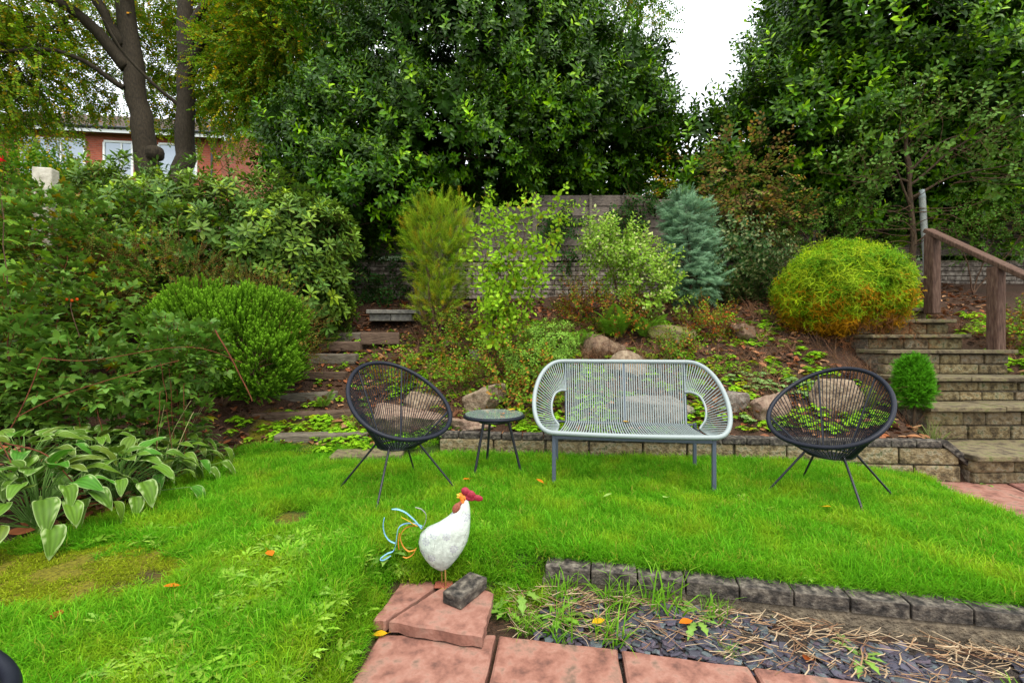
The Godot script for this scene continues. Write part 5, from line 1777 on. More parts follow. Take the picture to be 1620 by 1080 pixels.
func make_low_plants() -> void:
	var shapes := []
	for i in 14:
		shapes.append(hosta_leaf(rnd(0.15, 0.19), rnd(0.075, 0.1), rnd(0.6, 1.3)))
	var hs := [[-2.62, 2.52, 54, "front white-edged hosta on the far left, leaves reaching the lawn", 1.05], [-2.55, 2.95, 56, "broad white-edged hosta in the middle of the clump beside the lawn", 1.0], [-2.6, 3.4, 50, "white-edged hosta behind the middle one, below the bramble", 0.95], [-2.75, 3.78, 40, "rearmost white-edged hosta, nearest the sleeper steps", 0.85], [-3.0, 2.8, 46, "hosta deepest in the bank, under the arching red cane", 1.0], [-3.0, 3.25, 40, "shaded hosta with dull leaves under the bramble", 0.9]]
	for h in hs:
		var t := plant("hosta", h[3], "hosta", h[0], h[1], "white-edged hostas in the left bed")
		for i in h[2]:
			var f: float = (i + 0.5) / h[2]
			var az: float = i * 2.4 + rnd(-0.3, 0.3)
			var out := Vector3(cos(az), 0, sin(az))
			var reach: float = lerpf(0.05, 0.42, f) * h[4] + rnd(-0.03, 0.03)
			var hi: float = lerpf(0.3, 0.09, f * f) * h[4] + rnd(-0.03, 0.03)
			var end: Vector3 = out * reach + Vector3(0, hi, 0)
			end.y = maxf(end.y, height(h[0] + end.x, h[1] - end.z) - t.position.y + 0.07)
			var d := (out * lerpf(0.5, 1.0, f) + Vector3(0, lerpf(0.7, -0.5, f), 0)).normalized()
			var z := (Vector3.UP + out * 0.2 + rand_dir() * 0.25)
			z = (z - d * d.dot(z)).normalized()
			var k: float = h[4] * rnd(0.75, 1.12)
			var lf := part(t, "leaf", shapes[rng.randi() % 14], M.hostaleaf, Transform3D(Basis(d.cross(z), d, z) * Basis.from_scale(Vector3.ONE * k), end))
			var pm := MB.new()
			var inv := lf.transform.affine_inverse()
			pm.tube(PackedVector3Array([inv * (out * 0.02), inv * (out * reach * 0.4 + Vector3(0, hi * 0.65, 0)), inv * end]), PackedFloat32Array([0.0042, 0.003]), 5, Color(0.12, 0.22, 0.05), false, false)
			part(lf, "petiole", pm.done(), M.leafsoft)
		for i in 3:
			var s: Vector3 = t.position + Vector3(rnd(-0.08, 0.08), 0, rnd(-0.08, 0.08))
			if h[1] > 3.3:
				limb(t, [s, s + Vector3(rnd(0.0, 0.1), 0.3, 0), s + Vector3(rnd(0.05, 0.25), rnd(0.5, 0.65), rnd(-0.1, 0.1))], 0.003, 0.0015, M.straw, "flower_stalk", 4, 0.01)
	# ferns
	var frond := func(l: float) -> ArrayMesh:
		var m := MB.new()
		var p := PackedVector3Array()
		for i in 9:
			var s := i / 8.0
			p.append(Vector3(0, l * (s - 0.25 * s * s), -0.42 * l * s * s + 0.25 * l * s))
		m.tube(p, PackedFloat32Array([0.0035, 0.001]), 4, Color(0.1, 0.12, 0.03), false, false)
		for i in 26:
			var s := lerpf(0.12, 0.98, i / 25.0)
			var q := Vector3(0, l * (s - 0.25 * s * s), -0.42 * l * s * s + 0.25 * l * s)
			var pl := l * 0.27 * sin(PI * pow(s, 0.7)) + 0.008
			for k in [-1.0, 1.0]:
				var d := Vector3(k, 0.35, -0.2).normalized()
				var z := Vector3(0, 0.3, 1).normalized()
				z = (z - d * d.dot(z)).normalized()
				m.leaf(Transform3D(Basis(d.cross(z), d, z), q), pl, 0.013 * l / 0.5, 0.1, 0.35, jitter(Color(0.13, 0.28, 0.02), 0.2), 2, 0.3)
		return m.done()
	var fr := [frond.call(0.5), frond.call(0.6)]
	for f in [[1.35, 5.95, 12, 1.0, "bright green fern below the variegated shrub"], [0.85, 5.75, 9, 0.85, "fern leaning left behind the bench beside the saplings"], [0.1, 5.0, 8, 0.75, "small fern at the foot of the thin saplings"], [1.75, 5.95, 8, 0.9, "fern with browning fronds below the blue conifer"], [-2.05, 4.95, 5, 0.5, "little fern beside the sleeper steps"]]:
		var t := plant("fern", f[4], "fern", f[0], f[1])
		for i in f[2]:
			var az: float = TAU * i / f[2] + rnd(-0.3, 0.3)
			var tilt := rnd(0.25, 0.75)
			part(t, "frond", fr[i % 2], M.leafthin, Transform3D(Basis(Vector3.UP, az) * Basis(Vector3.RIGHT, tilt) * Basis(Vector3.UP, PI) * Basis.from_scale(Vector3.ONE * f[3] * rnd(0.8, 1.15)), Vector3(0, 0.01, 0)))
	# round-leaved ground cover
	var round_leaf := func(r: float, col: Color) -> ArrayMesh:
		var m := MB.new()
		for q in 9:
			var az := q * 2.4
			var reach := sqrt((q + 0.4) / 9.0) * r
			var c := Vector3(cos(az) * reach, rnd(0.35, 0.8) * r * (1.1 - 0.5 * reach / r), sin(az) * reach)
			var nn := (Vector3.UP + Vector3(cos(az), 0, sin(az)) * 0.35 + rand_dir() * 0.25).normalized()
			var b := along(nn, rnd(0, 6))
			var lr := r * rnd(0.28, 0.4)
			var cc := jitter(col, 0.2)
			var mid := m.vert(c, cc * 0.8)
			var n := 18
			for k in n:
				var a := TAU * k / n
				var rr := lr * (1.0 if k % 3 != 0 else 0.72)
				m.vert(c + b * Vector3(cos(a) * rr, lr * 0.25 * (0.6 if k % 3 else 1.0), sin(a) * rr), cc * (1.0 if k % 3 else 0.85))
			for k in n:
				m.tri(mid, mid + 1 + (k + 1) % n, mid + 1 + k)
			m.tube(PackedVector3Array([Vector3(0, -0.02, 0), c]), PackedFloat32Array([0.0015]), 3, cc * 0.7, false, false)
		return m.done()
	var rs := []
	for i in 3:
		rs.append(round_leaf.call(0.11, Color(0.21, 0.45, 0.025)))
	var rb := [round_leaf.call(0.1, Color(0.2, 0.36, 0.16))]
	var clumps := [
		[1.75, 5.0, 0.22, 14, 0, "bright lime-green leafy clump on the soil above the bench's right half"],
		[1.98, 5.55, 0.16, 9, 0, "lime-green leafy clump among the upper rocks"],
		[1.9, 4.85, 0.16, 8, 0, "lime-green leafy clump just above the bench back"],
		[2.6, 4.95, 0.22, 12, 1, "grey-green aquilegia clump left of the golden shrub's shade"],
		[2.95, 4.8, 0.2, 10, 1, "grey-green aquilegia clump above the pink sandstone block"],
		[3.25, 4.75, 0.14, 7, 1, "small grey-green aquilegia clump above the right black chair"],
		[2.25, 4.45, 0.2, 9, 1, "grey-green leafy clump at the right end of the bench"],
		[2.9, 4.3, 0.22, 10, 0, "leafy clump behind the left half of the right black chair"],
		[3.3, 4.25, 0.2, 9, 0, "leafy clump behind the cords of the right black chair, right side"],
		[-2.0, 4.62, 0.32, 16, 0, "light green clump spilling over the lower sleeper steps"],
		[-1.5, 4.6, 0.25, 12, 0, "light green clump on the lower sleeper steps near the black chair"],
		[-1.55, 4.3, 0.2, 9, 0, "light green clump below the lowest sleeper"],
		[-2.55, 4.55, 0.2, 10, 0, "light green clump under the hebe at the left end of the steps"],
		[-1.0, 5.25, 0.3, 20, 0, "green creeping plants on the slope above the left black chair"],
		[-0.55, 5.35, 0.25, 14, 0, "green creeping plants right of the slope's small grey stone"],
		[0.6, 4.6, 0.25, 12, 0, "leafy clump behind the left half of the bench back"],
		[0.2, 4.4, 0.2, 9, 0, "leafy clump between the side table and the bench"],
		[5.75, 5.1, 0.3, 16, 0, "leafy green plants on the bank right of the lower handrail post"],
		[5.9, 5.7, 0.25, 12, 0, "leafy green plants between the two handrail posts"],
		[0.9, 5.15, 0.16, 7, 0, "small lime-green clump below the upper brown rock"],
		[-0.85, 4.4, 0.2, 9, 0, "leafy clump seen through the left black chair"],
	]
	for c in clumps:
		var t := plant("ground_cover_clump", c[5], "plant", c[0], c[1], "leafy clumps in the rockery")
		var sp := []
		for i in int(c[3] * 1.5):
			var a := rnd(0, TAU)
			var r: float = c[2] * sqrt(rng.randf())
			var x: float = c[0] + cos(a) * r * 1.3
			var d: float = c[1] + sin(a) * r * 0.8
			sp.append([V(x, height(x, d) + 0.01, d), Vector3.UP])
		clothe(t, rs if c[4] == 0 else rb, M.leafthin, sp, {"up": 0.5, "wild": 0.3, "vary": 0.35, "size": 0.62})
	# grassy clumps
	var sedge := grass_tuft(70, 0.34, 0.05, 0.006, 0.6, Color(0.12, 0.17, 0.04), Color(0.24, 0.27, 0.09))
	for q in [[3.5, 4.45, "pale sedge clump beside the little green conifer"], [-1.75, 6.95, "young green iris leaves near the stone slab step"], [3.75, 4.05, "grassy tuft on the wall end below the little green conifer"]]:
		var t := plant("sedge_clump", q[2], "grass clump", q[0], q[1])
		part(t, "blades", sedge, M.leafthin, Transform3D(Basis.from_scale(Vector3.ONE * (0.9 if q[1] < 5 else 0.6)), Vector3.ZERO))
	var tuft := grass_tuft(60, 0.15, 0.06, 0.005, 0.8, Color(0.09, 0.26, 0.012), Color(0.22, 0.45, 0.03))
	for q in [[0.45, 2.02, 1.25, "long grass tuft hanging over the brick edging near its left end"], [0.66, 1.99, 1.45, "long grass tuft over the edging right of the first bricks"], [0.2, 1.9, 1.1, "grass tuft growing from the gravel against the second flagstone"], [0.4, 1.87, 1.15, "thick grass tuft in the gravel above the flagstone joint"], [0.06, 1.95, 0.85, "small grass tuft right of the broken slab"], [0.24, 2.08, 1.1, "grass tuft half covering the leftmost edging brick"], [0.86, 1.93, 0.9, "drooping grass tuft under the third edging brick"], [2.3, 1.52, 1.2, "grass clump at the right frame edge below the edging"], [2.05, 1.6, 1.2, "grass clump in the lower right corner of the gravel strip"], [1.75, 1.53, 0.8, "grass tuft at the right end of the flagstones"], [0.85, 1.78, 0.5, "little grass tuft among the slate chips"]]:
		var t := plant("grass_tuft", q[3], "grass", q[0], q[1])
		part(t, "blades", tuft, M.leafthin, Transform3D(Basis(Vector3.UP, rnd(0, 6)) * Basis.from_scale(Vector3.ONE * q[2]), Vector3.ZERO))
	# toothed weeds
	var weed := func(l: float, col: Color) -> ArrayMesh:
		var m := MB.new()
		for i in 9:
			var az := i * 2.4
			var d := Vector3(cos(az), rnd(0.25, 0.9), sin(az)).normalized()
			var z := Vector3.UP - d * d.y
			z = z.normalized()
			var x := d.cross(z)
			var k := l * rnd(0.6, 1.1)
			var c := jitter(col, 0.2)
			var prev := -1
			for e in 11:
				var s := e / 10.0
				var w := k * 0.13 * (0.25 + sin(PI * pow(s, 1.4))) * (1.0 if e % 2 == 0 else 0.5)
				if e == 10:
					w = 0.001
				var o := d * k * s - z * k * 0.45 * s * s
				var a := m.vert(o - x * w + z * w * 0.3, c)
				m.vert(o, c * 1.25)
				m.vert(o + x * w + z * w * 0.3, c)
				if prev >= 0:
					m.quad(prev, prev + 1, a + 1, a)
					m.quad(prev + 1, prev + 2, a + 2, a + 1)
				prev = a
		return m.done()
	var ws := [weed.call(0.15, Color(0.2, 0.36, 0.07)), weed.call(0.13, Color(0.15, 0.33, 0.04)), weed.call(0.1, Color(0.2, 0.37, 0.07))]
	for q in [[0.04, 2.16, 1.1, "leafy weed at the left end of the brick edging"], [-0.03, 2.06, 0.9, "toothed weed against the right edge of the red slab"], [0.2, 1.98, 0.9, "pale upright weed in front of the first edging brick"], [0.78, 1.92, 0.9, "round-leaved weed growing against the mortar below the edging"], [1.33, 1.74, 0.8, "small yellow-green weed before the brick edging"], [1.1, 1.63, 0.7, "flat ferny weed on the edge of the flagstones"], [-0.62, 2.3, 1.2, "leafy weed beside the small piece of slab"], [3.95, 3.78, 0.8, "leafy weed at the foot of the lowest stone step"]]:
		var t := plant("weed", q[3], "weed", q[0], q[1])
		part(t, "leaves", ws[rng.randi() % 3], M.leafthin, Transform3D(Basis(Vector3.UP, rnd(0, 6)) * Basis.from_scale(Vector3.ONE * q[2]), Vector3(0, 0.005, 0)))
	var sp := []
	for i in 600:   # weeds through the grass, thickest on the near left
		var x := rnd(-2.3, 3.0)
		var d := rnd(1.35, 4.0)
		if on_lawn(x, d) < 0.35 or (x > -0.4 and rng.randf() < 0.75):
			continue
		if d > 2.7 and rng.randf() < 0.6:
			continue
		sp.append([V(x, height(x, d) + 0.012, d), Vector3.UP])
	for i in 200:
		var x := rnd(-1.25, -0.55) + rnd(-0.2, 0.1)
		var d := rnd(1.45, 2.5)
		if on_lawn(x, d) > 0.3:
			sp.append([V(x, height(x, d) + 0.02, d), Vector3.UP])
	var wp := thing("lawn_weeds", "pale toothed weeds scattered through the lawn", "weeds")
	wp.set_meta("kind", "stuff")
	clothe(wp, ws, M.leafthin, sp, {"up": 0.3, "wild": 0.3, "size": 0.5, "vary": 0.5, "lift": 0.85, "freq": 3.0}, "leaves")
	# loose small greenery all over the rockery
	sp = []
	for i in 5600:
		var x := rnd(-2.4, 6.4)
		var d := rnd(4.2, 6.6)
		if (x > -0.7 and d < wall_line(x) + 0.16) or (x > 3.75 and x < 5.6) or (x <= -0.7 and d < 4.4) or (x < -1.15 and d > 4.9 and rng.randf() < 0.8):
			continue
		if nz.get_noise_2d(x * 55.0 + 300.0, d * 55.0) < 0.0 and not (x < 1.0 and rng.randf() < 0.55):
			continue
		sp.append([V(x, height(x, d), d), Vector3.UP])
	var gp := thing("ground_cover", "small green creeping plants covering the rockery soil", "ground cover")
	gp.set_meta("kind", "stuff")
	clothe(gp, rs, M.leafthin, sp, {"up": 0.5, "wild": 0.4, "size": 0.48, "vary": 0.6, "freq": 2.0, "tints": [[Color(1.2, 0.75, 0.5), 0.12], [Color(0.5, 0.6, 0.7), 0.35]]}, "leaves")


# ---------------------------------------------------------------- grass, litter, chips, straw
func make_ground_stuff() -> void:
	var shapes := []
	for i in 4:
		shapes.append(grass_tuft(22, 0.085, 0.034, 0.0038, 0.7, Color(0.045, 0.18, 0.006), Color(0.135, 0.42, 0.016)))
	var where := [[], [], [], []]
	var tint := [PackedColorArray(), PackedColorArray(), PackedColorArray(), PackedColorArray()]
	var d := 0.4
	while d < 4.4:
		var step := 0.0155 + 0.0028 * (d - 1.3)
		var x := -3.4
		while x < 3.7:
			var qx := x + rnd(-step, step) * 0.7
			var qd := d + rnd(-step, step) * 0.7
			x += step
			if absf(qx) > qd * 1.3 + 0.3:
				continue
			var g := on_lawn(qx, qd)
			if g < 0.06 or rng.randf() > g * (1.6 if g > 0.4 else 0.7):
				continue
			var k := clampf(0.5 + 0.45 * g, 0.3, 1.15) * rnd(0.7, 1.15)
			if qx < -0.9 and qd < 2.7:
				k *= 0.85
			var i := rng.randi() % 4
			var n := nz.get_noise_2d(qx * 75.0 + 9.0, qd * 75.0)
			where[i].append(Transform3D(Basis(Vector3.UP, rnd(0, TAU)) * Basis.from_scale(Vector3(1, k, 1)), V(qx, height(qx, qd) - 0.004, qd)))
			var y := clampf(n * 1.4 + 0.1, 0.0, 0.8)
			tint[i].append(Color(1.15 + y * 1.5, 1.08 + y * 0.2, 1.0 + y * 0.5) * rnd(0.75, 1.25) if rng.randf() > 0.05 else Color(3.2, 1.1, 4.0))
		d += step
	var t := thing("lawn_grass", "bright green lawn grass of uneven length", "grass")
	t.set_meta("kind", "stuff")
	for i in 4:
		many(t, "blades", shapes[i], M.grassblade, where[i], tint[i])
	# longer blades leaning through the lawn
	var lg := []
	for i in 3:
		lg.append(grass_tuft(7, 0.15, 0.03, 0.0042, 1.0, Color(0.07, 0.24, 0.008), Color(0.2, 0.5, 0.03)))
	var gw := [[], [], []]
	var gt := [PackedColorArray(), PackedColorArray(), PackedColorArray()]
	for i in 15000:
		var x := rnd(-2.8, 3.4)
		var q := rnd(1.35, 4.3)
		var g := on_lawn(x, q)
		if g < 0.5 or nz.get_noise_2d(x * 40.0, q * 40.0 + 200.0) < -0.12:
			continue
		var k := rng.randi() % 3
		gw[k].append(Transform3D(Basis(Vector3.UP, rnd(0, TAU)) * Basis.from_scale(Vector3.ONE * rnd(0.5, 1.0)), V(x, height(x, q), q)))
		gt[k].append(Color(1.0 + rnd(0.0, 0.5), 1.0, 1.0) * rnd(0.7, 1.2))
	for i in 3:
		many(t, "blades", lg[i], M.grassblade, gw[i], gt[i])
	var over := []
	var ot := PackedColorArray()
	for i in 420:   # blades that lean over the edging
		var x := rnd(0.17, 2.6)
		if nz.get_noise_1d(x * 130.0) < -0.25:
			continue
		var q := kerb_line(x) + rnd(0.075, 0.11)
		over.append(Transform3D(Basis(Vector3.RIGHT, rnd(0.3, 1.0)) * Basis(Vector3.UP, rnd(0, TAU)) * Basis.from_scale(Vector3.ONE * rnd(0.35, 0.8)), V(x, 0.0, q)))
		ot.append(Color(1.1, 1.0, 1.0) * rnd(0.7, 1.2))
	many(t, "blades", lg[0], M.grassblade, over, ot)
	# moss cushions on the bare near-left ground
	var ms := grass_tuft(26, 0.02, 0.03, 0.004, 0.9, Color(0.14, 0.2, 0.01), Color(0.32, 0.4, 0.015))
	var mw := []
	var mt := PackedColorArray()
	for i in 16000:
		var x := rnd(-3.3, -0.8)
		var q := rnd(1.75, 4.3)
		if x < bed_edge(q) + 0.02:
			continue
		var moss := Vector2((x + 2.25) / 0.85, (q - 2.08) / 0.3).length()
		if moss > 1.15 and (q < 3.9 or rng.randf() < 0.5):
			continue
		if nz.get_noise_2d(x * 100.0, q * 130.0) < -0.16:
			continue
		mw.append(Transform3D(Basis(Vector3.UP, rnd(0, 6)) * Basis.from_scale(Vector3.ONE * rnd(0.6, 1.3)), V(x, height(x, q) - 0.003, q)))
		mt.append(Color.WHITE * rnd(0.6, 1.2))
	var mo := many(self, "moss", ms, M.leafthin, mw, mt)
	tag(mo, "yellow-green moss on the bare patch at the near left", "moss")
	# dead leaves on the soil
	var lv := []
	for i in 3:
		var m := MB.new()
		m.leaf(Transform3D(Basis(Vector3.RIGHT, Vector3(0, 0, -1), Vector3.UP), Vector3.ZERO), 0.06, 0.034, rnd(0.2, 0.7), rnd(-0.6, 0.6), Color(1, 1, 1), 4, 0.5)
		lv.append(m.done())
	var lw := [[], [], []]
	var lt := [PackedColorArray(), PackedColorArray(), PackedColorArray()]
	var browns := [Color(0.17, 0.07, 0.035), Color(0.26, 0.12, 0.055), Color(0.1, 0.05, 0.03), Color(0.33, 0.18, 0.09), Color(0.22, 0.075, 0.03)]
	for i in 15000:
		var x := rnd(-3.6, 7.0)
		var q := rnd(2.3, 7.4)
		if (x > -0.7 and q < wall_line(x) + 0.1) or (x <= -0.7 and x > bed_edge(q) and q < 4.35):
			continue
		if x > 3.75 and x < 5.6 and q < 6.4:
			continue
		var k := rng.randi() % 3
		lw[k].append(Transform3D(Basis(Vector3.UP, rnd(0, TAU)) * Basis(Vector3.RIGHT, rnd(-0.5, 0.5)) * Basis(Vector3.BACK, rnd(-0.5, 0.5)) * Basis.from_scale(Vector3.ONE * rnd(0.6, 1.9)), V(x, height(x, q) + 0.01 + rnd(0, 0.012), q)))
		lt[k].append(browns[rng.randi() % 5] * rnd(0.7, 1.4))
	var lo := thing("leaf_litter", "brown dead leaves covering the soil of the rockery", "leaf litter")
	lo.set_meta("kind", "stuff")
	for i in 3:
		many(lo, "leaves", lv[i], M.leafdead, lw[i], lt[i])
	# dry stems standing and lying in the rockery
	var stem := MB.new()
	for i in 14:
		var a := rnd(0, TAU)
		var e := Vector3(cos(a) * rnd(0.1, 0.3), rnd(0.05, 0.25), sin(a) * rnd(0.1, 0.3))
		stem.tube(PackedVector3Array([Vector3(rnd(-0.05, 0.05), 0, rnd(-0.05, 0.05)), e * 0.6 + Vector3(0, 0.06, 0), e]), PackedFloat32Array([0.0022, 0.001]), 3, jitter(Color(0.2, 0.11, 0.06), 0.35), false, false)
	var sm := stem.done()
	var sw := []
	var stt := PackedColorArray()
	for i in 900:
		var x := rnd(-1.6, 6.0)
		var q := rnd(4.3, 6.6)
		if (x > -0.7 and q < wall_line(x) + 0.2) or (x > 3.7 and x < 5.6 and q < 6.4 and not (q < 5.6 and x < 4.1)):
			continue
		if nz.get_noise_2d(x * 50.0, q * 50.0 + 400.0) < 0.0:
			continue
		sw.append(Transform3D(Basis(Vector3.UP, rnd(0, 6)) * Basis.from_scale(Vector3.ONE * rnd(0.5, 1.2)), V(x, height(x, q), q)))
		stt.append(Color.WHITE * rnd(0.6, 1.3))
	tag(many(self, "dry_stems", sm, M.leafdead, sw, stt), "dry brown stems and twigs among the rockery plants", "dead stems")
	# the strip below the edging: slate chips and straw
	var cw := []
	var ct := PackedColorArray()
	var chip := MB.new()
	chip.slab(PackedVector2Array([Vector2(-0.022, -0.01), Vector2(0.004, -0.018), Vector2(0.024, -0.004), Vector2(0.014, 0.014), Vector2(-0.012, 0.015)]), 0.003, 0.006, 0.0012)
	var cm := chip.done()
	for i in 4600:
		var x := rnd(0.05, 2.8)
		var back := kerb_line(x) - 0.03
		var front := 1.895 - 0.2 * x - 0.02
		var q := rnd(front, back)
		if nz.get_noise_2d(x * 70.0, q * 70.0) < -0.35 + 1.2 * (q - front) or (x < 0.5 and rng.randf() < 0.7):
			continue
		cw.append(Transform3D(Basis(Vector3.UP, rnd(0, TAU)) * Basis(Vector3.RIGHT, rnd(-0.4, 0.4)) * Basis(Vector3.BACK, rnd(-0.4, 0.4)) * Basis.from_scale(Vector3.ONE * rnd(0.4, 1.15)), V(x, height(x, q) + rnd(0.004, 0.02), q)))
		ct.append([Color(0.075, 0.07, 0.095), Color(0.095, 0.075, 0.095), Color(0.1, 0.12, 0.125), Color(0.055, 0.055, 0.07)][rng.randi() % 4] * rnd(0.7, 1.35))
	tag(many(self, "slate_chips", cm, M.slate, cw, ct), "blue-grey and plum slate chips between the flagstones and the brick edging", "slate chips")
	var straw := MB.new()
	straw.blade(PackedVector3Array([Vector3(-0.09, 0, 0), Vector3(-0.03, 0.006, 0.004), Vector3(0.03, 0.004, -0.003), Vector3(0.09, 0, 0.006)]), Vector3(0, 0.3, 1).normalized(), 0.0055, Color.WHITE, Color.WHITE * 0.85)
	var st2 := MB.new()
	st2.tube(PackedVector3Array([Vector3(-0.08, 0, 0), Vector3(0, 0.008, 0.01), Vector3(0.08, 0.002, -0.004)]), PackedFloat32Array([0.002, 0.0014]), 4, Color.WHITE, false, false)
	for e in [straw.done(), st2.done()]:
		cw = []
		ct = PackedColorArray()
		for i in 800:
			var x := rnd(-0.02, 2.7)
			var q := kerb_line(x) - 0.03 - pow(rng.randf(), 1.5) * 0.24
			if nz.get_noise_2d(x * 45.0 + 70.0, 4.0) < -0.15 and rng.randf() < 0.6:
				continue
			cw.append(Transform3D(Basis(Vector3.UP, rnd(-1.3, 0.9)) * Basis(Vector3.BACK, rnd(-0.25, 0.25)) * Basis.from_scale(Vector3(rnd(0.2, 0.75), 1, rnd(0.6, 1.1))), V(x, height(x, q) + rnd(0.012, 0.045), q)))
			ct.append([Color(0.46, 0.33, 0.2), Color(0.36, 0.22, 0.12), Color(0.52, 0.4, 0.26), Color(0.22, 0.12, 0.07)][rng.randi() % 4] * rnd(0.75, 1.15))
		tag(many(self, "dried_straw", e, M.leafdead, cw, ct), "dried tan grass stems lying along the foot of the brick edging", "straw")
	# single fallen leaves that catch the eye
	var fl := [
		[-0.86, 1.5, 0.03, "yellow", "yellow fallen leaf on the lawn at the bottom edge, left of the flagstones"], [-1.42, 1.9, 0.05, "orange", "orange leaf on the near lawn, left of the cockerel"], [-1.15, 2.16, 0.05, "orange", "curled rust-orange leaf in the grass by the bare spot"],
		[-0.545, 1.88, 0.0, "yellow", "orange-yellow leaf tucked against the front corner of the broken slab"], [0.36, 1.9, 0.05, "yellow", "yellow leaf in the grass tuft by the flagstones"], [0.72, 1.88, 0.04, "orange", "bright orange leaf on the straw under the edging"],
		[1.12, 1.72, 0.03, "rust", "dark rust leaf on the slate chips"], [-0.075, 3.6, 0.486, "orange", "orange leaf lying on the glass table top"], [0.0, 3.82, 0.486, "yellow", "yellow-orange leaf on the far rim of the glass table"],
		[0.93, 3.7, 0.405, "yellow", "yellow leaf lying on the bench seat"], [-0.33, 3.3, 0.06, "orange", "orange leaf in the grass right of the left black chair"], [0.2, 3.25, 0.06, "orange", "small orange leaf in the grass in front of the side table"], [0.62, 2.95, 0.06, "pale", "pale green fallen leaf in the grass left of the bench's front"],
		[0.98, 2.9, 0.06, "pale", "large pale leaf in the grass in front of the bench"], [1.9, 2.75, 0.06, "yellow", "small yellow leaf in the grass in front of the right chair"], [5.55, 6.35, 0.03, "orange", "orange leaf on the soil behind the upper handrail post"],
		[-1.9, 1.5, 0.04, "yellow", "yellow leaf at the lower left of the lawn"], [-1.75, 1.75, 0.03, "rust", "rust leaf on the moss patch"],
	]
	var cols := {"yellow": Color(0.65, 0.36, 0.015), "orange": Color(0.6, 0.16, 0.012), "rust": Color(0.25, 0.06, 0.015), "pale": Color(0.3, 0.45, 0.1)}
	for f in fl:
		var m := MB.new()
		m.leaf(Transform3D(Basis(Vector3.RIGHT, Vector3(0, 0, -1), Vector3.UP), Vector3(0, 0, 0.03)), 0.06, 0.04, 0.3, -0.3, cols[f[3]], 5, 0.45)
		m.tube(PackedVector3Array([Vector3(0, 0, 0.03), Vector3(0.004, 0.003, 0.055)]), PackedFloat32Array([0.001]), 3, cols[f[3]] * 0.6, false, false)
		var y: float = f[2] if f[2] > 0.3 else height(f[0], f[1]) + f[2]
		if absf(f[0]) < 1.0 and f[1] < 1.89 and f[2] == 0.0:
			y = -0.152
		tag(part(self, "fallen_leaf", m.done(), M.leafsoft, Transform3D(Basis(Vector3.UP, rnd(0, 6)) * Basis(Vector3.RIGHT, rnd(-0.3, 0.3) if f[2] < 0.3 else 0.0), V(f[0], y, f[1]))), f[4], "fallen leaf", "fallen autumn leaves")


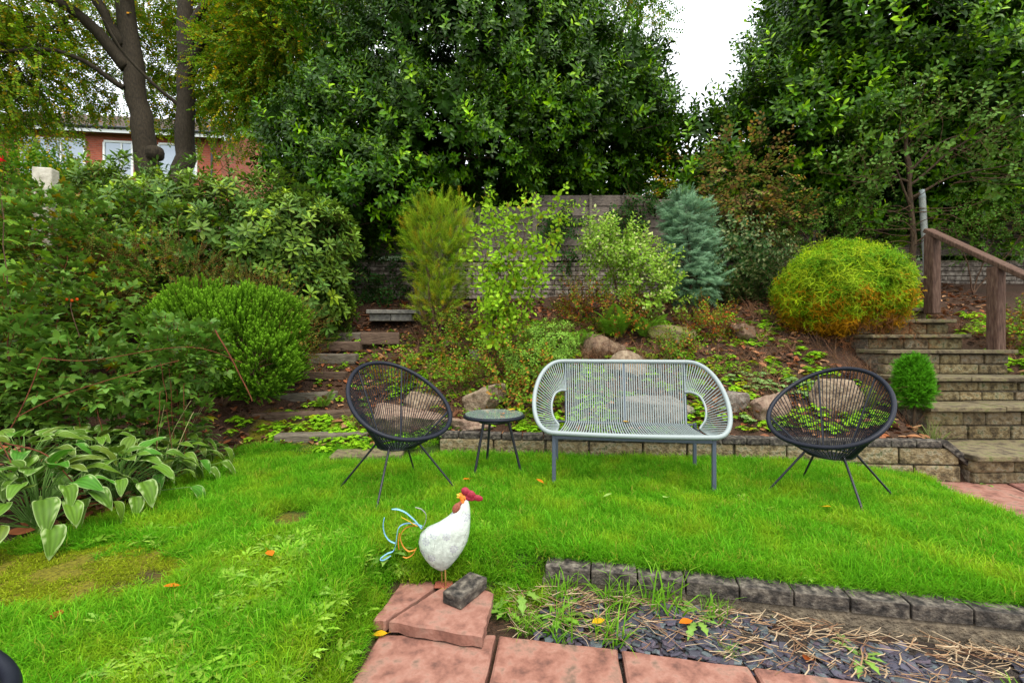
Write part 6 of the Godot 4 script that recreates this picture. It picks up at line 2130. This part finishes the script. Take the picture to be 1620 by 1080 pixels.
func make_materials() -> void:
	var g := func(v: float, r := 1.0, b := 1.0) -> Color: return Color(v * r, v, v * b)
	stone_mat("soil", 1, [[0.0, Color(0.62, 0.6, 0.58)], [0.5, Color(0.9, 0.88, 0.86)], [1.0, Color(1.0, 1.0, 1.0)]], 1.3, 2.5, 0.95, 0.05, 0.06)
	stone_mat("redflag", 12, [[0.12, Color("61433a")], [0.35, Color("7f574a")], [0.5, Color("8a6153")], [0.63, Color("926b5d")], [0.76, Color("846557")], [0.92, Color("655347")]], 1.1, 0.35, 0.82, 0.012, 0.03)
	stone_mat("mortar", 22, [[0.0, Color("4a4238")], [0.5, Color("6d6252")], [0.8, Color("8a7d68")], [1.0, Color("4c5236")]], 1.6, 1.2, 0.95, 0.02, 0.04)
	stone_mat("darkbrick", 32, [[0.2, Color("211f1d")], [0.42, Color("3f3a35")], [0.6, Color("5a534a")], [0.75, Color("6e675c")], [0.95, Color("857f70")]], 2.2, 0.5, 0.85, 0.015, 0.05)
	stone_mat("sandstone", 42, [[0.15, Color("453b2a")], [0.4, Color("6e6046")], [0.55, Color("837353")], [0.7, Color("8a806a")], [0.88, Color("4f5334")]], 1.3, 1.4, 0.92, 0.012, 0.03)
	stone_mat("slabstone", 52, [[0.15, Color("3f372a")], [0.45, Color("665b46")], [0.6, Color("746a4e")], [0.85, Color("565a34")]], 1.1, 0.6, 0.9, 0.012, 0.04)
	stone_mat("greystone", 62, [[0.0, Color("4b4a44")], [0.5, Color("75716a")], [1.0, Color("908c80")]], 1.5, 0.7, 0.9)
	stone_mat("oldbrick", 72, [[0.2, Color("4d443d")], [0.5, Color("756a5f")], [0.7, Color("8c8276")], [1.0, Color("a49b8e")]], 1.4, 0.6, 0.92, 0.012)
	stone_mat("rockpale", 82, [[0.1, Color("4a3d30")], [0.4, Color("74624f")], [0.6, Color("8d7b66")], [0.75, Color("9a8a74")], [0.95, Color("5e5a3c")]], 2.2, 1.2, 0.92, 0.01, 0.03)
	stone_mat("rockbrown", 92, [[0.1, Color("3c2f25")], [0.45, Color("665140")], [0.7, Color("7f6a55")], [0.95, Color("4c4c30")]], 2.2, 1.2, 0.92, 0.01, 0.03)
	stone_mat("rockmoss", 102, [[0.0, Color("4a4030")], [0.45, Color("72664a")], [0.6, Color("6e7030")], [1.0, Color("5a6424")]], 2.2, 1.2, 0.95, 0.01, 0.03)
	stone_mat("rockpink", 112, [[0.1, Color("4d3b30")], [0.42, Color("7d6656")], [0.65, Color("95806e")], [0.95, Color("5f583f")]], 2.2, 0.9, 0.92, 0.01, 0.03)
	stone_mat("rockgrey", 122, [[0.1, Color("453c35")], [0.45, Color("6f655c")], [0.7, Color("8a8177")], [0.95, Color("5c5c48")]], 2.2, 1.0, 0.92, 0.01, 0.03)
	stone_mat("concrete", 132, [[0.0, Color("8a8375")], [0.5, Color("b7b0a0")], [1.0, Color("cbc6ba")]], 1.5, 0.4, 0.9)
	stone_mat("rooftile", 142, [[0.0, Color("3c342f")], [0.5, Color("5d5048")], [1.0, Color("6e6254")]], 0.4, 0.0, 0.9)
	stone_mat("slate", 152, [[0.0, Color(0.8, 0.8, 0.8)], [1.0, Color(1, 1, 1)]], 4.0, 0.1, 0.5)
	for w in [["oldwood", "33251d", "563f33", "725e50"], ["greywood", "433c33", "6a6154", "878070"], ["sleeperwood", "372a22", "5a483b", "776553"], ["fencewood", "3f3731", "655a51", "82776c"]]:
		var m := stone_mat(w[0], 162 + w[0].length(), [[0.0, Color(w[1])], [0.5, Color(w[2])], [1.0, Color(w[3])]], 1.0, 0.5, 0.85, 0.02, 0.03)
		m.uv1_scale = Vector3(0.7, 1.0, 5.0) if w[0] == "greywood" else Vector3(1.0, 4.0, 1.0) if w[0] == "fencewood" else Vector3(3.5, 0.5, 3.5)
	M.greywood.uv1_scale = Vector3(0.6, 5.0, 5.0)
	M.sleeperwood.uv1_scale = Vector3(0.6, 5.0, 5.0)
	for w in [["bark", "2c2219", "4a3b2b", "5e5038"], ["beechbark", "1d1913", "372f24", "4d4634"], ["twigbark", "3c2b20", "5e4736", "77604a"], ["cane", "3c2016", "63351f", "7c4a2c"]]:
		var m := stone_mat(w[0], 182 + w[0].length(), [[0.0, Color(w[1])], [0.55, Color(w[2])], [1.0, Color(w[3])]], 2.0, 0.8, 0.9, 0.02, 0.04)
		m.uv1_scale = Vector3(3.0, 0.8, 3.0)
	# house brick: courses too small to pick apart at that distance
	var im := Image.create(256, 256, false, Image.FORMAT_RGB8)
	for y in 256:
		var row := y / 16
		for x in 256:
			var sx := x + (16 if row % 2 == 0 else 0)
			var k := nz.get_noise_2d(float((sx % 256) / 32) * 37.0, row * 53.0)
			var c := Color("8a3c26").lerp(Color("a85034"), 0.5 + k)
			if y % 16 < 3 or sx % 32 < 2:
				c = Color("86685a")
			im.set_pixel(x, y, c)
	var hb := StandardMaterial3D.new()
	hb.albedo_texture = ImageTexture.create_from_image(im)
	hb.uv1_triplanar = true
	hb.uv1_scale = Vector3.ONE * 0.8
	hb.roughness = 0.9
	M["housebrick"] = hb
	plain_mat("whitepaint", Color(0.75, 0.75, 0.73), 0.5)
	plain_mat("blackgloss", Color(0.02, 0.02, 0.022), 0.35)
	var pane := plain_mat("paneglass", Color(0.3, 0.34, 0.38), 0.06, 0.4)
	plain_mat("blackcord", Color(0.011, 0.0125, 0.02), 0.45)
	plain_mat("blacksteel", Color(0.02, 0.021, 0.026), 0.35)
	plain_mat("blackrubber", Color(0.015, 0.015, 0.016), 0.6)
	plain_mat("mintcord", Color(0.25, 0.29, 0.285), 0.5)
	plain_mat("slatesteel", Color(0.065, 0.08, 0.11), 0.4)
	M.blackcord.metallic_specular = 0.3
	M.blacksteel.metallic_specular = 0.35
	var gl := StandardMaterial3D.new()
	gl.albedo_color = Color(0.75, 0.85, 0.82, 0.18)
	gl.transparency = BaseMaterial3D.TRANSPARENCY_ALPHA
	gl.roughness = 0.03
	M["glass"] = gl
	var pm := StandardMaterial3D.new()
	pm.albedo_texture = flower_tex()
	pm.roughness = 0.4
	pm.heightmap_enabled = true
	pm.heightmap_scale = 0.15
	pm.heightmap_texture = noise_tex(5, 0.03, [], 256)
	M["paintedmetal"] = pm
	stone_mat("redpaint", 201, [[0.0, Color("4a1020")], [0.5, Color("8e1f30")], [0.75, Color("a83a48")], [1.0, Color("b98a88")]], 12.0, 0.15, 0.5, 0.03)
	stone_mat("rustpaint", 202, [[0.0, Color("52281c")], [0.5, Color("8a4a38")], [1.0, Color("a8705c")]], 12.0, 0.15, 0.6, 0.02)
	stone_mat("orangepaint", 203, [[0.0, Color("b4481c")], [0.5, Color("e07828")], [1.0, Color("eda23c")]], 12.0, 0.1, 0.5, 0.02)
	stone_mat("goldpaint", 204, [[0.0, Color("8a4c20")], [0.5, Color("d08a34")], [1.0, Color("e6b868")]], 9.0, 0.1, 0.45, 0.02)
	stone_mat("yellowpaint", 205, [[0.0, Color("b88a20")], [1.0, Color("e8c84c")]], 9.0, 0.1, 0.45, 0.02)
	stone_mat("bluepaint", 206, [[0.0, Color("4f86a8")], [0.5, Color("86bcdc")], [1.0, Color("b4cfe0")]], 9.0, 0.1, 0.45, 0.02)
	stone_mat("greymetal", 207, [[0.0, Color("5c605c")], [0.6, Color("8e928c")], [1.0, Color("b0a890")]], 6.0, 0.1, 0.45, 0.02)
	stone_mat("brasspaint", 208, [[0.0, Color("6a4c24")], [1.0, Color("b08a4c")]], 9.0, 0.1, 0.45, 0.02)
	plain_mat("straw", Color(0.36, 0.3, 0.13), 0.8)
	leaf_mat("leafgloss", 0.42, 0.45, 0.3)
	leaf_mat("leafdark", 0.55, 0.2, 0.2)
	leaf_mat("leafthin", 0.55, 0.8, 0.22)
	leaf_mat("leafsoft", 0.6, 0.5, 0.2)
	leaf_mat("leafdead", 0.8, 0.2, 0.2)
	leaf_mat("hostaleaf", 0.45, 0.5, 0.28)
	leaf_mat("grassblade", 0.6, 0.85, 0.18)


func _ready() -> void:
	rng.seed = 77
	nz.seed = 5
	nz.frequency = 0.03
	nz.fractal_octaves = 3
	nz.noise_type = FastNoiseLite.TYPE_SIMPLEX_SMOOTH
	# camera, sky, sun, exposure
	var cam := Camera3D.new()
	cam.name = "camera"
	cam.fov = 73.74
	cam.near = 0.05
	cam.far = 600.0
	add_child(cam)
	cam.position = Vector3(0, 1.06, 0)
	cam.current = true
	var we := WorldEnvironment.new()
	we.name = "world"
	var env := Environment.new()
	env.background_mode = Environment.BG_SKY
	var sm := ProceduralSkyMaterial.new()
	sm.sky_top_color = Color(0.96, 0.98, 1.0)
	sm.sky_horizon_color = Color(0.9, 0.92, 0.95)
	sm.sky_curve = 0.3
	sm.ground_horizon_color = Color(0.8, 0.82, 0.84)
	sm.ground_bottom_color = Color(0.3, 0.32, 0.28)
	sm.energy_multiplier = 1.0
	var sky := Sky.new()
	sky.sky_material = sm
	env.sky = sky
	env.tonemap_mode = Environment.TONE_MAPPER_LINEAR
	env.tonemap_exposure = 2.6
	env.sdfgi_enabled = true
	env.ssao_enabled = true
	env.ssil_enabled = true
	we.environment = env
	add_child(we)
	var sun := DirectionalLight3D.new()
	sun.name = "sun"
	sun.light_energy = 0.5
	sun.light_angular_distance = 25.0
	sun.light_color = Color(1.0, 0.985, 0.95)
	sun.shadow_enabled = true
	add_child(sun)
	sun.rotation_degrees = Vector3(-62, 25, 0)
	make_materials()
	# the land and what is built on it
	make_ground()
	make_house()
	make_back_wall()
	make_retaining_wall()
	make_steps()
	make_timber_steps()
	make_paving()
	make_kerb()
	make_posts()
	make_rocks()
	make_trees()
	make_shrubs()
	# the things people put there
	rng.seed = 4001
	var chair := make_chair()
	chair.position = V(-0.79, 0.06, 3.2)
	chair.scale = Vector3.ONE * 0.94
	chair.rotation.y = 0.72
	var other := chair.duplicate()
	other.name = numbered("woven_chair")
	add_child(other)
	other.set_meta("label", "black cord egg chair turned to the left, beside the stone steps")
	other.position = V(2.155, 0.025, 3.1)
	other.rotation.y = -0.95
	var third := chair.duplicate()
	third.name = numbered("woven_chair")
	add_child(third)
	third.set_meta("label", "black cord chair of which only the rim shows in the lower left corner")
	third.position = V(-1.3, -0.036, 0.75)
	third.rotation.y = 2.65
	make_bench()
	make_table()
	make_cockerel()
	rng.seed = 5001
	make_low_plants()
	make_ground_stuff()
